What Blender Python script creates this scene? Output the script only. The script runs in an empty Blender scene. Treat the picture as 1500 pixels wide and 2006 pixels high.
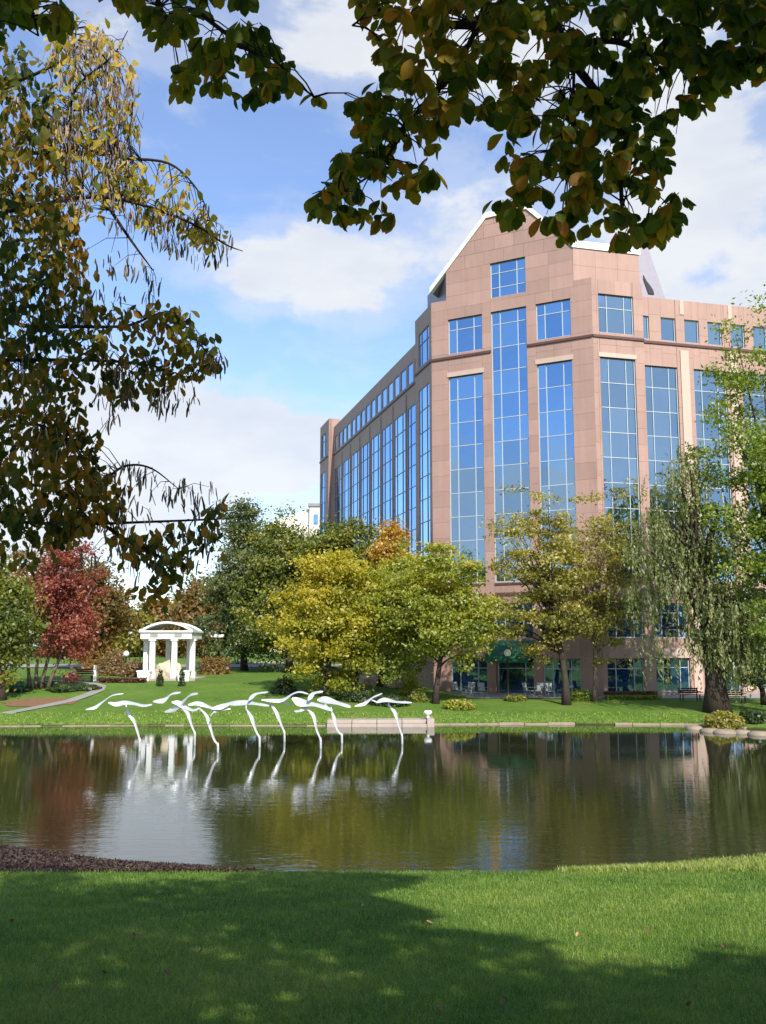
import bpy, bmesh, math, random
import numpy as np
from mathutils import Vector, Matrix
PI = math.pi; R = math.radians
random.seed(7)
SC = bpy.context.scene
COL = SC.collection

# ------------------------------------------------------------------ camera
F, HOR, CX, CY, EYE = 1900., 1265., 750., 1003., 4.7
TILT = math.atan((HOR - CY) / F); ST, CT = math.sin(TILT), math.cos(TILT)
cam = bpy.data.cameras.new('camera'); camo = bpy.data.objects.new('camera', cam); COL.objects.link(camo)
camo.location = (0, 0, EYE); camo.rotation_euler = (PI / 2 + TILT, 0, 0)
cam.sensor_fit = 'VERTICAL'; cam.sensor_height = 24.0; cam.lens = 24.0 * F / 2006.
cam.clip_start = 0.1; cam.clip_end = 3000
SC.camera = camo

# ------------------------------------------------------------------ light
SUN_AZ, SUN_EL = -72., 39.          # azimuth measured from +X, sun is behind the camera to the right
sv = Vector((math.cos(R(SUN_AZ)) * math.cos(R(SUN_EL)), math.sin(R(SUN_AZ)) * math.cos(R(SUN_EL)), math.sin(R(SUN_EL))))
sl = bpy.data.lights.new('sun', 'SUN'); sl.energy = 4.0; sl.angle = R(0.6); sl.color = (1.0, 0.93, 0.83)
so = bpy.data.objects.new('sun', sl); COL.objects.link(so); so.rotation_euler = sv.to_track_quat('Z', 'Y').to_euler()
so.location = sv * 200
SC.view_settings.view_transform = 'Standard'; SC.view_settings.look = 'None'
SC.view_settings.exposure = 0.68; SC.view_settings.gamma = 1.0
SC.view_settings.use_curve_mapping = False
SC.cycles.max_bounces = 7; SC.cycles.transparent_max_bounces = 6
SC.cycles.diffuse_bounces = 3; SC.cycles.glossy_bounces = 4
SC.cycles.sample_clamp_indirect = 6

world = bpy.data.worlds.new('World'); SC.world = world; world.use_nodes = True
NT = world.node_tree; NT.nodes.clear()

class NG:
    """tiny helper for writing node graphs"""
    def __init__(s, nt): s.nt = nt
    def n(s, t, **kw):
        nd = s.nt.nodes.new(t)
        for k, v in kw.items(): setattr(nd, k, v)
        return nd
    def l(s, a, b): s.nt.links.new(a, b)
    def m(s, op, a, b=None, c=None, clamp=False):
        nd = s.n('ShaderNodeMath', operation=op); nd.use_clamp = clamp
        for i, v in enumerate((a, b, c)):
            if v is None: continue
            if isinstance(v, (int, float)): nd.inputs[i].default_value = v
            else: s.l(v, nd.inputs[i])
        return nd.outputs[0]
    def mix(s, fac, a, b, blend='MIX'):
        nd = s.n('ShaderNodeMix', data_type='RGBA', blend_type=blend)
        for i, v in ((0, fac), (6, a), (7, b)):
            if isinstance(v, (int, float)): nd.inputs[i].default_value = v
            elif isinstance(v, tuple): nd.inputs[i].default_value = (*v[:3], 1)
            else: s.l(v, nd.inputs[i])
        return nd.outputs[2]
    def ramp(s, fac, stops, interp='LINEAR'):
        nd = s.n('ShaderNodeValToRGB'); cr = nd.color_ramp; cr.interpolation = interp
        while len(cr.elements) < len(stops): cr.elements.new(0.5)
        for e, (p, c) in zip(cr.elements, stops):
            e.position = p; e.color = (*c[:3], 1) if isinstance(c, tuple) else (c, c, c, 1)
        s.l(fac, nd.inputs[0]); return nd.outputs[0]
    def noise(s, vec, scale, detail=3, rough=.5, dist=0):
        nd = s.n('ShaderNodeTexNoise'); nd.inputs['Scale'].default_value = scale
        nd.inputs['Detail'].default_value = detail; nd.inputs['Roughness'].default_value = rough
        nd.inputs['Distortion'].default_value = dist
        if vec is not None: s.l(vec, nd.inputs['Vector'])
        return nd.outputs[0]
    def mapping(s, vec, scale=(1, 1, 1), loc=(0, 0, 0), rot=(0, 0, 0)):
        nd = s.n('ShaderNodeMapping'); s.l(vec, nd.inputs[0])
        nd.inputs['Scale'].default_value = scale; nd.inputs['Location'].default_value = loc; nd.inputs['Rotation'].default_value = rot
        return nd.outputs[0]

g = NG(NT)
sky = g.n('ShaderNodeTexSky', sky_type='NISHITA'); sky.sun_disc = False
sky.sun_elevation = R(SUN_EL); sky.sun_rotation = math.atan2(sv.x, sv.y); sky.altitude = 200
sky.air_density = 1.0; sky.dust_density = 0.6; sky.ozone_density = 1.5
tc = g.n('ShaderNodeTexCoord'); sep = g.n('ShaderNodeSeparateXYZ'); g.l(tc.outputs['Generated'], sep.inputs[0])
az = g.m('ARCTAN2', sep.outputs[0], sep.outputs[1]); el = g.m('ARCSINE', sep.outputs[2])
# cumulus banks: each (azimuth, elevation, width, height, weight) in degrees, all round the sky; some unseen ones are added to lighten the glass
banks = [(-10.5, 11.6, 7.5, 2.8, 1.5), (-18.5, 10.5, 7, 3.6, 1.2), (-5, 21.5, 6.5, 2.8, .8), (3, 34, 12, 5, .75), (19, 26, 6, 9, .75), (-16, 5.0, 24, 2.4, .42),
         (6, 24, 6, 3, .55), (-18, 33, 6, 4, .5), (30, 15, 14, 5, .8), (-50, 20, 14, 5, .7), (70, 30, 18, 6, .7), (110, 12, 18, 4, .8), (138, 13, 20, 8, 1.15), (155, 26, 16, 6, .7), (165, 9, 16, 4, .9),
         (-95, 12, 16, 4, .6), (-128, 8, 18, 3.5, .95), (-130, 36, 14, 5, .4), (-165, 10, 18, 4, .8), (50, 48, 18, 6, .5), (-70, 50, 16, 6, .5)]
warp = g.n('ShaderNodeTexNoise'); warp.inputs['Scale'].default_value = 5.5; warp.inputs['Detail'].default_value = 5; warp.inputs['Roughness'].default_value = .58
g.l(tc.outputs['Generated'], warp.inputs['Vector'])
wv = g.n('ShaderNodeSeparateColor'); g.l(warp.outputs['Color'], wv.inputs[0])
azw = g.m('ADD', az, g.m('MULTIPLY', g.m('SUBTRACT', wv.outputs[0], .5), .24))
elw = g.m('ADD', el, g.m('MULTIPLY', g.m('SUBTRACT', wv.outputs[1], .5), .13))
tot = None
for (a0, e0, wa, we, wt) in banks:
    dx = g.m('DIVIDE', g.m('SUBTRACT', azw, R(a0)), R(wa)); dy = g.m('DIVIDE', g.m('SUBTRACT', elw, R(e0)), R(we))
    d2 = g.m('ADD', g.m('MULTIPLY', dx, dx), g.m('MULTIPLY', dy, dy))
    b = g.m('MULTIPLY', g.m('EXPONENT', g.m('MULTIPLY', d2, -1.0)), wt)
    tot = b if tot is None else g.m('ADD', tot, b)
fine = g.noise(g.mapping(tc.outputs['Generated'], (1, 1, 2.2)), 9, 6, .6, .3)
wide = g.noise(g.mapping(tc.outputs['Generated'], (1, 1, 2.5), (3, 1, 0)), 2.6, 4, .55)
dens = g.m('ADD', tot, g.m('MULTIPLY', g.m('SUBTRACT', fine, .5), 1.15))
dens = g.m('ADD', dens, g.m('MULTIPLY', g.m('SUBTRACT', wide, .5), .6))
cover = g.ramp(dens, [(0.05, .08), (.36, .42), (.60, 1.0)], 'EASE')
cover = g.m('MULTIPLY', cover, .92)
shade = g.ramp(g.noise(g.mapping(tc.outputs['Generated'], (1, 1, 2.0), (7, 0, .03)), 7, 4, .6), [(.3, (3.1, 3.3, 3.65)), (.6, (3.75, 3.82, 3.9))])
skyc = g.mix(cover, g.mix(1.0, sky.outputs[0], (.84, .91, 1.06), 'MULTIPLY'), shade)
bg = g.n('ShaderNodeBackground'); bg.inputs[1].default_value = 0.15
wo = g.n('ShaderNodeOutputWorld'); g.l(skyc, bg.inputs[0]); g.l(bg.outputs[0], wo.inputs[0])

# ------------------------------------------------------------------ geometry of the view, used to place things at real distances
def ray(px, py):
    u = (px - CX) / F; v = (CY - py) / F; d = CT - v * ST
    return u / d, (ST + v * CT) / d
def at(px, py, Y):
    a, b = ray(px, py); return Vector((a * Y, Y, EYE + b * Y))
def gnd(px, py, z):
    a, b = ray(px, py); Y = (z - EYE) / b; return a * Y, Y
def sst(a, b, x):
    t = np.clip((x - a) / (b - a), 0, 1); return t * t * (3 - 2 * t)

def YN(X):  # near shore
    X = np.asarray(X, float)
    return np.interp(X, [-34, -20, -12, -9.4, -6, -3, 0, 4, 6, 8.6, 14, 24, 34], [40, 31, 25.6, 24.0, 22.2, 21.4, 21.1, 21.2, 21.6, 22.6, 25, 31, 40])
def YF(X):  # far shore
    X = np.asarray(X, float)
    return np.interp(X, [-34, -30, -24, -14, -4, 0, 3, 10, 18, 19.5, 20.5, 26, 30, 34], [40, 52, 58.2, 58.8, 58.6, 58.6, 59.5, 59.7, 59.2, 58.6, 56.8, 54, 49, 40])
def terrain(X, Y):
    X = np.asarray(X, float); Y = np.asarray(Y, float)
    lawn = 3.05 - .14 * np.clip(Y, 0, 20) - .0 * Y
    lawn = lawn + .04 * np.sin(X * .6 + 1) * np.sin(Y * .45) * sst(2, 6, Y) * (1 - sst(16, 20, Y))
    yn, yf = YN(X), YF(X)
    crest = np.minimum(20.0, yn - .8)
    near = np.where(Y < crest, lawn, .25 + (-.02 - .25) * np.clip((Y - crest) / np.maximum(yn - crest, .05), 0, 1))
    zl = np.interp(Y, [56, 62, 67, 73, 90, 110, 200, 400, 3000], [.2, .75, 1.2, 1.9, 2.35, 2.95, 3.6, 4.0, 4.2])
    zr = np.interp(Y, [54, 57, 63, 69, 75, 110, 400, 3000], [.2, .3, .62, .95, .97, 1.2, 3.5, 4.2])
    w = sst(-4, 7, X)
    bank = zl * (1 - w) + zr * w
    far = bank * sst(yf - .05, yf + 1.2, Y) + .18 * sst(yf - .05, yf + .15, Y) * (1 - sst(yf, yf + 1.2, Y))
    inside = np.minimum(Y - yn, yf - Y)
    bed = -np.clip(inside * .25, 0, .9) - .02
    z = np.where(Y < yn, near, np.where(Y > yf, far, bed))
    side = sst(33, 36, np.abs(X)) * sst(20, 22, Y) * (1 - sst(58, 62, Y))
    return z * (1 - side) + side * .6
def tz(x, y): return float(terrain(x, y))

# ------------------------------------------------------------------ helpers
def tag(o, label=None, cat=None, group=None, kind=None):
    if label: o['label'] = label
    if cat: o['category'] = cat
    if group: o['group'] = group
    if kind: o['kind'] = kind
    return o
def empty(name, loc, label, cat, group=None, rz=0):
    o = bpy.data.objects.new(name, None); COL.objects.link(o); o.empty_display_size = .3
    o.location = loc; o.rotation_euler = (0, 0, rz)
    o['_m'] = 0
    del o['_m']
    return tag(o, label, cat, group)
def wmat(o):
    return Matrix.LocRotScale(o.location, o.rotation_euler, o.scale)
def link(o, parent=None, world=True):
    """link o; its coordinates are world ones, so undo the parent's own placement"""
    COL.objects.link(o)
    if parent is not None:
        o.parent = parent
        if world:
            m = wmat(parent); p = parent.parent
            while p is not None: m = wmat(p) @ m if not p.get('_inv') else m; p = p.parent
            o.matrix_parent_inverse = wroot(parent).inverted()
    return o
def wroot(o):
    m = o.matrix_basis.copy()
    if o.parent is not None: m = wroot(o.parent) @ o.matrix_parent_inverse @ m
    return m

class MB:
    def __init__(s): s.v = []; s.f = []; s.smooth = []
    def poly(s, pts, faces, smooth=False):
        k = len(s.v); s.v += [tuple(p) for p in pts]; s.f += [tuple(i + k for i in f) for f in faces]; s.smooth += [smooth] * len(faces)
    def hexa(s, p):  # 4 bottom, 4 top points
        s.poly(p, [(3, 2, 1, 0), (4, 5, 6, 7), (0, 1, 5, 4), (1, 2, 6, 5), (2, 3, 7, 6), (3, 0, 4, 7)])
    def box(s, x0, x1, y0, y1, z0, z1):
        s.hexa([(x0, y0, z0), (x1, y0, z0), (x1, y1, z0), (x0, y1, z0), (x0, y0, z1), (x1, y0, z1), (x1, y1, z1), (x0, y1, z1)])
    def prism(s, pts, depth):  # pts: planar polygon, depth: offset vector
        n = len(pts); d = Vector(depth); P = [Vector(p) for p in pts]
        s.poly(P + [p + d for p in P], [tuple(range(n))[::-1], tuple(range(n, 2 * n))] + [(i, (i + 1) % n, n + (i + 1) % n, n + i) for i in range(n)])
    def tube(s, pts, rad, seg=6, cap=True):
        P = [Vector(p) for p in pts]; n = len(P)
        if isinstance(rad, (int, float)): rad = [rad] * n
        k = len(s.v); prev = None
        for i, p in enumerate(P):
            t = (P[min(i + 1, n - 1)] - P[max(i - 1, 0)]).normalized()
            if prev is None:
                a = t.orthogonal().normalized()
            else:
                a = prev - t * prev.dot(t); a = a.normalized() if a.length > 1e-6 else t.orthogonal().normalized()
            prev = a; b = t.cross(a)
            for j in range(seg):
                an = 2 * PI * j / seg
                s.v.append(tuple(p + (a * math.cos(an) + b * math.sin(an)) * rad[i]))
        for i in range(n - 1):
            for j in range(seg):
                j2 = (j + 1) % seg
                s.f.append((k + i * seg + j, k + i * seg + j2, k + (i + 1) * seg + j2, k + (i + 1) * seg + j)); s.smooth.append(True)
        if cap:
            s.f.append(tuple(k + j for j in range(seg))[::-1]); s.smooth.append(False)
            s.f.append(tuple(k + (n - 1) * seg + j for j in range(seg))); s.smooth.append(False)
    def lathe(s, prof, c, seg=12):
        k = len(s.v); n = len(prof)
        for r, z in prof:
            for j in range(seg):
                an = 2 * PI * j / seg; s.v.append((c[0] + r * math.cos(an), c[1] + r * math.sin(an), c[2] + z))
        for i in range(n - 1):
            for j in range(seg):
                j2 = (j + 1) % seg
                s.f.append((k + i * seg + j, k + i * seg + j2, k + (i + 1) * seg + j2, k + (i + 1) * seg + j)); s.smooth.append(True)
        s.f.append(tuple(k + j for j in range(seg))[::-1]); s.smooth.append(False)
        s.f.append(tuple(k + (n - 1) * seg + j for j in range(seg))); s.smooth.append(False)
    def build(s, name, mat, parent=None, bevel=0):
        me = bpy.data.meshes.new(name); me.from_pydata(s.v, [], s.f); me.polygons.foreach_set('use_smooth', s.smooth); me.update()
        me.materials.append(mat); o = bpy.data.objects.new(name, me); link(o, parent)
        if bevel:
            b = o.modifiers.new('bevel', 'BEVEL'); b.width = bevel; b.segments = 1; b.limit_method = 'ANGLE'
        return o
def arr_mesh(name, V, Q, mat, parent=None, tint=None, nv=4, smooth=False):
    """mesh from numpy arrays: V (n,3), Q (m,nv) with a per-face tint"""
    me = bpy.data.meshes.new(name); nf = len(Q)
    me.vertices.add(len(V)); me.vertices.foreach_set('co', np.ascontiguousarray(V, dtype=np.float32).ravel())
    me.loops.add(nf * nv); me.loops.foreach_set('vertex_index', np.ascontiguousarray(Q, dtype=np.int32).ravel())
    me.polygons.add(nf); me.polygons.foreach_set('loop_start', np.arange(nf, dtype=np.int32) * nv)
    if smooth: me.polygons.foreach_set('use_smooth', np.ones(nf, dtype=bool))
    me.update(calc_edges=True)
    if tint is not None:
        a = me.attributes.new('tint', 'FLOAT', 'FACE'); a.data.foreach_set('value', np.ascontiguousarray(tint, dtype=np.float32))
    me.materials.append(mat); o = bpy.data.objects.new(name, me); link(o, parent); return o

# ------------------------------------------------------------------ materials
def newmat(name):
    m = bpy.data.materials.new(name); m.use_nodes = True; m.node_tree.nodes.clear(); return m, NG(m.node_tree)
def out(g, sh): o = g.n('ShaderNodeOutputMaterial'); g.l(sh, o.inputs[0]); return o
def plain(name, col, rough=.6, metal=0., var=.12, scale=3., bump=0., spec=.5):
    m, g = newmat(name); t = g.n('ShaderNodeTexCoord')
    n = g.noise(t.outputs['Object'], scale, 5, .6)
    n2 = g.noise(t.outputs['Object'], scale * 7.3, 3, .6)
    f = g.m('ADD', g.m('MULTIPLY', n, .65), g.m('MULTIPLY', n2, .35))
    lo = tuple(c * (1 - var) for c in col); hi = tuple(min(1, c * (1 + var)) for c in col)
    p = g.n('ShaderNodeBsdfPrincipled'); g.l(g.ramp(f, [(.3, lo), (.7, hi)]), p.inputs['Base Color'])
    p.inputs['Roughness'].default_value = rough; p.inputs['Metallic'].default_value = metal; p.inputs['Specular IOR Level'].default_value = spec
    if bump:
        b = g.n('ShaderNodeBump'); b.inputs['Distance'].default_value = bump; g.l(f, b.inputs['Height']); g.l(b.outputs[0], p.inputs['Normal'])
    out(g, p.outputs[0]); return m
def stone(name, col, var=.1, obj_var=.12):
    """stone panel: grain, faint cloudy staining and a shade of its own per panel"""
    m, g = newmat(name); t = g.n('ShaderNodeTexCoord'); geo = g.n('ShaderNodeNewGeometry'); oi = g.n('ShaderNodeObjectInfo')
    n1 = g.noise(geo.outputs['Position'], .55, 4, .6); n2 = g.noise(geo.outputs['Position'], 26, 3, .7)
    n3 = g.noise(g.mapping(geo.outputs['Position'], (2.5, 2.5, .12)), 1.2, 4, .6)
    f = g.m('ADD', g.m('ADD', g.m('MULTIPLY', n1, .38), g.m('MULTIPLY', n2, .2)), g.m('MULTIPLY', n3, .42))
    c = g.ramp(f, [(.32, tuple(x * (1 - var) for x in col)), (.68, tuple(x * (1 + var) for x in col))])
    v = g.m('ADD', g.m('MULTIPLY', oi.outputs['Random'], 2 * obj_var), 1 - obj_var)
    cv = g.n('ShaderNodeCombineColor'); 
    for i in range(3): g.l(v, cv.inputs[i])
    c = g.mix(1.0, c, cv.outputs[0], 'MULTIPLY')
    p = g.n('ShaderNodeBsdfPrincipled'); g.l(c, p.inputs['Base Color']); p.inputs['Roughness'].default_value = .62; p.inputs['Specular IOR Level'].default_value = .35
    b = g.n('ShaderNodeBump'); b.inputs['Distance'].default_value = .004; b.inputs['Strength'].default_value = .5; g.l(n2, b.inputs['Height']); g.l(b.outputs[0], p.inputs['Normal'])
    out(g, p.outputs[0]); return m
def glass(name, body, tint, refl=.62, bump=.0012):
    """coated office glass: a dark blue body under a strong slightly wavy reflection"""
    m, g = newmat(name); geo = g.n('ShaderNodeNewGeometry'); oi = g.n('ShaderNodeObjectInfo')
    n = g.noise(geo.outputs['Position'], .55, 2, .4)
    b = g.n('ShaderNodeBump'); b.inputs['Distance'].default_value = bump * 11; b.inputs['Strength'].default_value = 1.0; g.l(n, b.inputs['Height'])
    v = g.m('ADD', g.m('MULTIPLY', oi.outputs['Random'], 1.3), .4)
    cv = g.n('ShaderNodeCombineColor')
    for i in range(3): g.l(v, cv.inputs[i])
    d = g.n('ShaderNodeBsdfDiffuse'); g.l(g.mix(1.0, body, cv.outputs[0], 'MULTIPLY'), d.inputs[0])
    gl = g.n('ShaderNodeBsdfGlossy'); g.l(g.mix(1.0, tint, g.ramp(oi.outputs['Random'], [(0, (.78, .82, .86)), (.5, (.95, .95, .95)), (1, (1.12, 1.08, 1.0))]), 'MULTIPLY'), gl.inputs[0]); gl.inputs['Roughness'].default_value = .01; g.l(b.outputs[0], gl.inputs['Normal'])
    fr = g.n('ShaderNodeFresnel'); fr.inputs[0].default_value = 1.5
    fac = g.m('ADD', g.m('MULTIPLY', fr.outputs[0], 1 - refl), refl, clamp=True)
    mx = g.n('ShaderNodeMixShader'); g.l(fac, mx.inputs[0]); g.l(d.outputs[0], mx.inputs[1]); g.l(gl.outputs[0], mx.inputs[2])
    out(g, mx.outputs[0]); return m
def leafmat(name, stops, trans=.35, src='attr', rough=.5, gloss=.04):
    m, g = newmat(name)
    if src == 'attr':
        a = g.n('ShaderNodeAttribute'); a.attribute_name = 'tint'; f = a.outputs['Fac']
    else:
        f = g.n('ShaderNodeObjectInfo').outputs['Random']
    geo = g.n('ShaderNodeNewGeometry')
    f = g.m('ADD', f, g.m('MULTIPLY', g.m('SUBTRACT', g.noise(geo.outputs['Position'], 30 if src != 'attr' or name.startswith('near') else 1.2, 3, .6), .5), .35))
    n = len(stops); c = g.ramp(f, [(.05 + .9 * i / (n - 1), s) for i, s in enumerate(stops)])
    d = g.n('ShaderNodeBsdfDiffuse'); g.l(c, d.inputs[0])
    t = g.n('ShaderNodeBsdfTranslucent'); g.l(g.mix(1.0, c, (1.75, 1.5, .7) if name.startswith('near') else (1.25, 1.15, .6), 'MULTIPLY'), t.inputs[0])
    mx = g.n('ShaderNodeMixShader'); mx.inputs[0].default_value = trans; g.l(d.outputs[0], mx.inputs[1]); g.l(t.outputs[0], mx.inputs[2])
    gl = g.n('ShaderNodeBsdfGlossy'); gl.inputs['Roughness'].default_value = rough; gl.inputs[0].default_value = (.9, .95, 1, 1)
    m2 = g.n('ShaderNodeMixShader'); m2.inputs[0].default_value = gloss; g.l(mx.outputs[0], m2.inputs[1]); g.l(gl.outputs[0], m2.inputs[2])
    out(g, m2.outputs[0]); return m
def bark(name, col, scale=8):
    m, g = newmat(name); t = g.n('ShaderNodeTexCoord')
    n = g.noise(g.mapping(t.outputs['Object'], (1, 1, .22)), scale, 6, .7, .4)
    n2 = g.noise(t.outputs['Object'], 1.3, 3, .6)
    c = g.ramp(g.m('ADD', g.m('MULTIPLY', n, .7), g.m('MULTIPLY', n2, .3)), [(.3, tuple(x * .5 for x in col)), (.7, tuple(x * 1.35 for x in col))])
    p = g.n('ShaderNodeBsdfPrincipled'); g.l(c, p.inputs['Base Color']); p.inputs['Roughness'].default_value = .9; p.inputs['Specular IOR Level'].default_value = .2
    b = g.n('ShaderNodeBump'); b.inputs['Distance'].default_value = .03; g.l(n, b.inputs['Height']); g.l(b.outputs[0], p.inputs['Normal'])
    out(g, p.outputs[0]); return m

M = {}
M['stone'] = stone('pink_stone', (.375, .24, .198), .13, .085)
M['stone_wall'] = stone('pink_stone_backing', (.29, .18, .145), .10, 0)
M['light_stone'] = stone('light_stone', (.52, .39, .32), .07, .04)
M['cornice'] = plain('dark_cornice', (.10, .045, .04), .5)
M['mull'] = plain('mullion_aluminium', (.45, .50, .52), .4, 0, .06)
M['top_shade'] = plain('window_top_shade', (.03, .03, .035), .6)  # dark colour for the shadow line painted at window tops
M['glass'] = glass('blue_glass', (.006, .022, .07), (.35, .55, .78), .74)
M['glass_low'] = glass('shopfront_glass', (.008, .035, .10), (.40, .60, .85), .40)
M['white'] = plain('white_paint', (.78, .78, .76), .5, 0, .05)
M['coping'] = plain('white_metal_coping', (.80, .82, .82), .35, 0, .04)
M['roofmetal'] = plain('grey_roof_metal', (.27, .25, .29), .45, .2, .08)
M['dark'] = plain('dark_louver', (.015, .013, .015), .7)
M['awning'] = plain('green_awning_cloth', (.012, .10, .055), .8, 0, .15)
M['roofgrey'] = plain('flat_roof_gravel', (.3, .29, .28), .9)
M['steel'] = plain('brushed_steel', (.56, .57, .57), .36, .3, .16, 5)
M['iron'] = plain('dark_iron', (.02, .025, .022), .5)
M['globe'] = plain('white_globe', (.85, .85, .82), .3)
M['wood'] = plain('dark_bench_wood', (.05, .04, .03), .7)
M['kerb'] = plain('kerb_stone', (.27, .215, .15), .85, 0, .25, 1.4, .01)
M['concrete'] = plain('pale_concrete', (.36, .30, .25), .85, 0, .18, 1.0, .006)
M['path'] = plain('path_concrete', (.27, .26, .23), .9, 0, .12, .8, .004)
M['pale_wall'] = plain('pale_wall', (.72, .66, .58), .8, 0, .06, .8)
M['bark_dark'] = bark('dark_bark', (.055, .042, .032))
M['bark_grey'] = bark('grey_bark', (.16, .125, .095))
M['bark_twig'] = bark('twig_bark', (.045, .03, .022), 40)
M['chair'] = plain('grey_patio_metal', (.22, .24, .25), .5)

# ------------------------------------------------------------------ ground
def ground_material():
    m, g = newmat('ground_cover'); geo = g.n('ShaderNodeNewGeometry'); P = geo.outputs['Position']
    n1 = g.noise(P, .35, 4, .6); n2 = g.noise(P, 3.2, 5, .65); n3 = g.noise(g.mapping(P, (1, 1, 1)), 60, 3, .7)
    f = g.m('ADD', g.m('ADD', g.m('MULTIPLY', n1, .4), g.m('MULTIPLY', n2, .35)), g.m('MULTIPLY', n3, .25))
    c = g.ramp(f, [(.3, (.05, .11, .014)), (.5, (.105, .19, .026)), (.62, (.16, .22, .042)), (.75, (.24, .23, .08))])
    # bare earth along the waterline
    s = g.n('ShaderNodeSeparateXYZ'); g.l(P, s.inputs[0])
    low = g.m('ADD', s.outputs[2], g.m('MULTIPLY', g.m('SUBTRACT', n2, .5), .22))
    wet = g.ramp(low, [(.02, 1.0), (.13, 0.0)])
    c = g.mix(wet, c, (.055, .042, .025))
    p = g.n('ShaderNodeBsdfPrincipled'); g.l(c, p.inputs['Base Color']); p.inputs['Roughness'].default_value = .95; p.inputs['Specular IOR Level'].default_value = .15
    b = g.n('ShaderNodeBump'); b.inputs['Distance'].default_value = .03; g.l(g.m('ADD', n3, n2), b.inputs['Height']); g.l(b.outputs[0], p.inputs['Normal'])
    out(g, p.outputs[0]); return m
M['ground'] = ground_material()
xs = np.unique(np.concatenate([np.arange(-40, 40.01, .5), [-2500, -1400, -800, -450, -250, -160, -110, -80, -60, -50, 50, 60, 80, 110, 160, 250, 450, 800, 1400, 2500]]))
ys = np.unique(np.concatenate([np.arange(-4, 19, .5), np.arange(19, 26, .2), np.arange(26, 52, 1.), np.arange(52, 63, .2), np.arange(63, 100, 1.), [-1500, -600, -250, -100, -40, -15, 110, 125, 150, 180, 220, 300, 420, 650, 1000, 1600, 2500]]))
GX, GY = np.meshgrid(xs, ys); GZ = terrain(GX, GY)
nx, ny = len(xs), len(ys)
idx = np.arange(nx * ny).reshape(ny, nx)
Q = np.stack([idx[:-1, :-1], idx[:-1, 1:], idx[1:, 1:], idx[1:, :-1]], -1).reshape(-1, 4)
go = arr_mesh('ground', np.stack([GX, GY, GZ], -1).reshape(-1, 3), Q, M['ground'], smooth=True); tag(go, kind='structure')

def water_material():
    m, g = newmat('pond_water'); geo = g.n('ShaderNodeNewGeometry'); P = geo.outputs['Position']
    w1 = g.noise(g.mapping(P, (.75, 2.0, 1), rot=(0, 0, .06)), 1.5, 3, .5, .5)
    w2 = g.noise(g.mapping(P, (.8, 2.4, 1), rot=(0, 0, -.08)), 4.2, 2, .5, .2)
    sp = g.n('ShaderNodeSeparateXYZ'); g.l(P, sp.inputs[0])      # the breeze reaches the open near half; the lee of the far bank lies calm
    lee = g.n('ShaderNodeMapRange'); g.l(sp.outputs[1], lee.inputs[0]); lee.inputs[1].default_value = 24; lee.inputs[2].default_value = 44; lee.inputs[3].default_value = 1.0; lee.inputs[4].default_value = .22
    calm = g.m('MULTIPLY', lee.outputs[0], g.ramp(g.noise(g.mapping(P, (.5, 1, 1)), .22, 2, .5), [(.38, .5), (.62, 1.0)]))
    h = g.m('MULTIPLY', g.m('ADD', w1, g.m('MULTIPLY', w2, .42)), calm)
    b = g.n('ShaderNodeBump'); b.inputs['Distance'].default_value = .0085; b.inputs['Strength'].default_value = 1.0; g.l(h, b.inputs['Height'])
    d = g.n('ShaderNodeBsdfDiffuse'); d.inputs[0].default_value = (.026, .029, .009, 1)
    gl = g.n('ShaderNodeBsdfGlossy'); gl.inputs[0].default_value = (.92, .96, 1, 1); gl.inputs['Roughness'].default_value = .015; g.l(b.outputs[0], gl.inputs['Normal'])
    fr = g.n('ShaderNodeFresnel'); fr.inputs[0].default_value = 1.75; g.l(b.outputs[0], fr.inputs['Normal'])
    mx = g.n('ShaderNodeMixShader'); g.l(fr.outputs[0], mx.inputs[0]); g.l(d.outputs[0], mx.inputs[1]); g.l(gl.outputs[0], mx.inputs[2])
    out(g, mx.outputs[0]); return m
M['water'] = water_material()
mb = MB(); mb.poly([(-35, 19.6, 0), (35, 19.6, 0), (35, 61, 0), (-35, 61, 0)], [(0, 1, 2, 3)])
tag(mb.build('pond_water', M['water']), kind='structure')

# the path curving along the far left bank
pts = [gnd(-160, 1412, .62), gnd(-60, 1402, .65), gnd(20, 1394, .7), gnd(90, 1386, .78), gnd(140, 1379.5, .85), gnd(172, 1371, 1.0), gnd(192, 1364, 1.15), gnd(196, 1356, 1.35), gnd(180, 1350, 1.5), gnd(150, 1347, 1.55), gnd(90, 1345, 1.55)]
mb = MB(); V = []; 
for i, (x, y) in enumerate(pts):
    a = Vector((*pts[max(0, i - 1)], 0)); b = Vector((*pts[min(len(pts) - 1, i + 1)], 0)); t = (b - a).normalized(); nrm = Vector((-t.y, t.x, 0))
    for s_ in (-.42, .42):
        p = Vector((x, y, 0)) + nrm * s_; V.append((p.x, p.y, tz(p.x, p.y) + .045))
mb.poly(V, [(2 * i, 2 * i + 2, 2 * i + 3, 2 * i + 1) for i in range(len(pts) - 1)])
tag(mb.build('path', M['path']), kind='structure')

cx0, cy0 = gnd(78, 1381, .85)
mb = MB(); V = [(cx0, cy0, tz(cx0, cy0) + .05)] + [(cx0 + 2.3 * (1 + .12 * math.sin(k * 2.3)) * math.cos(k * PI / 9), cy0 + 2.0 * (1 + .1 * math.cos(k * 1.7)) * math.sin(k * PI / 9), 0) for k in range(18)]
V = [V[0]] + [(x, y, tz(x, y) + .03) for x, y, _ in V[1:]]
mb.poly(V, [(0, 1 + k, 1 + (k + 1) % 18) for k in range(18)]); tag(mb.build('mulch_ring', plain('orange_mulch', (.20, .10, .045), .95, 0, .35, 4, .03)), kind='structure')
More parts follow.
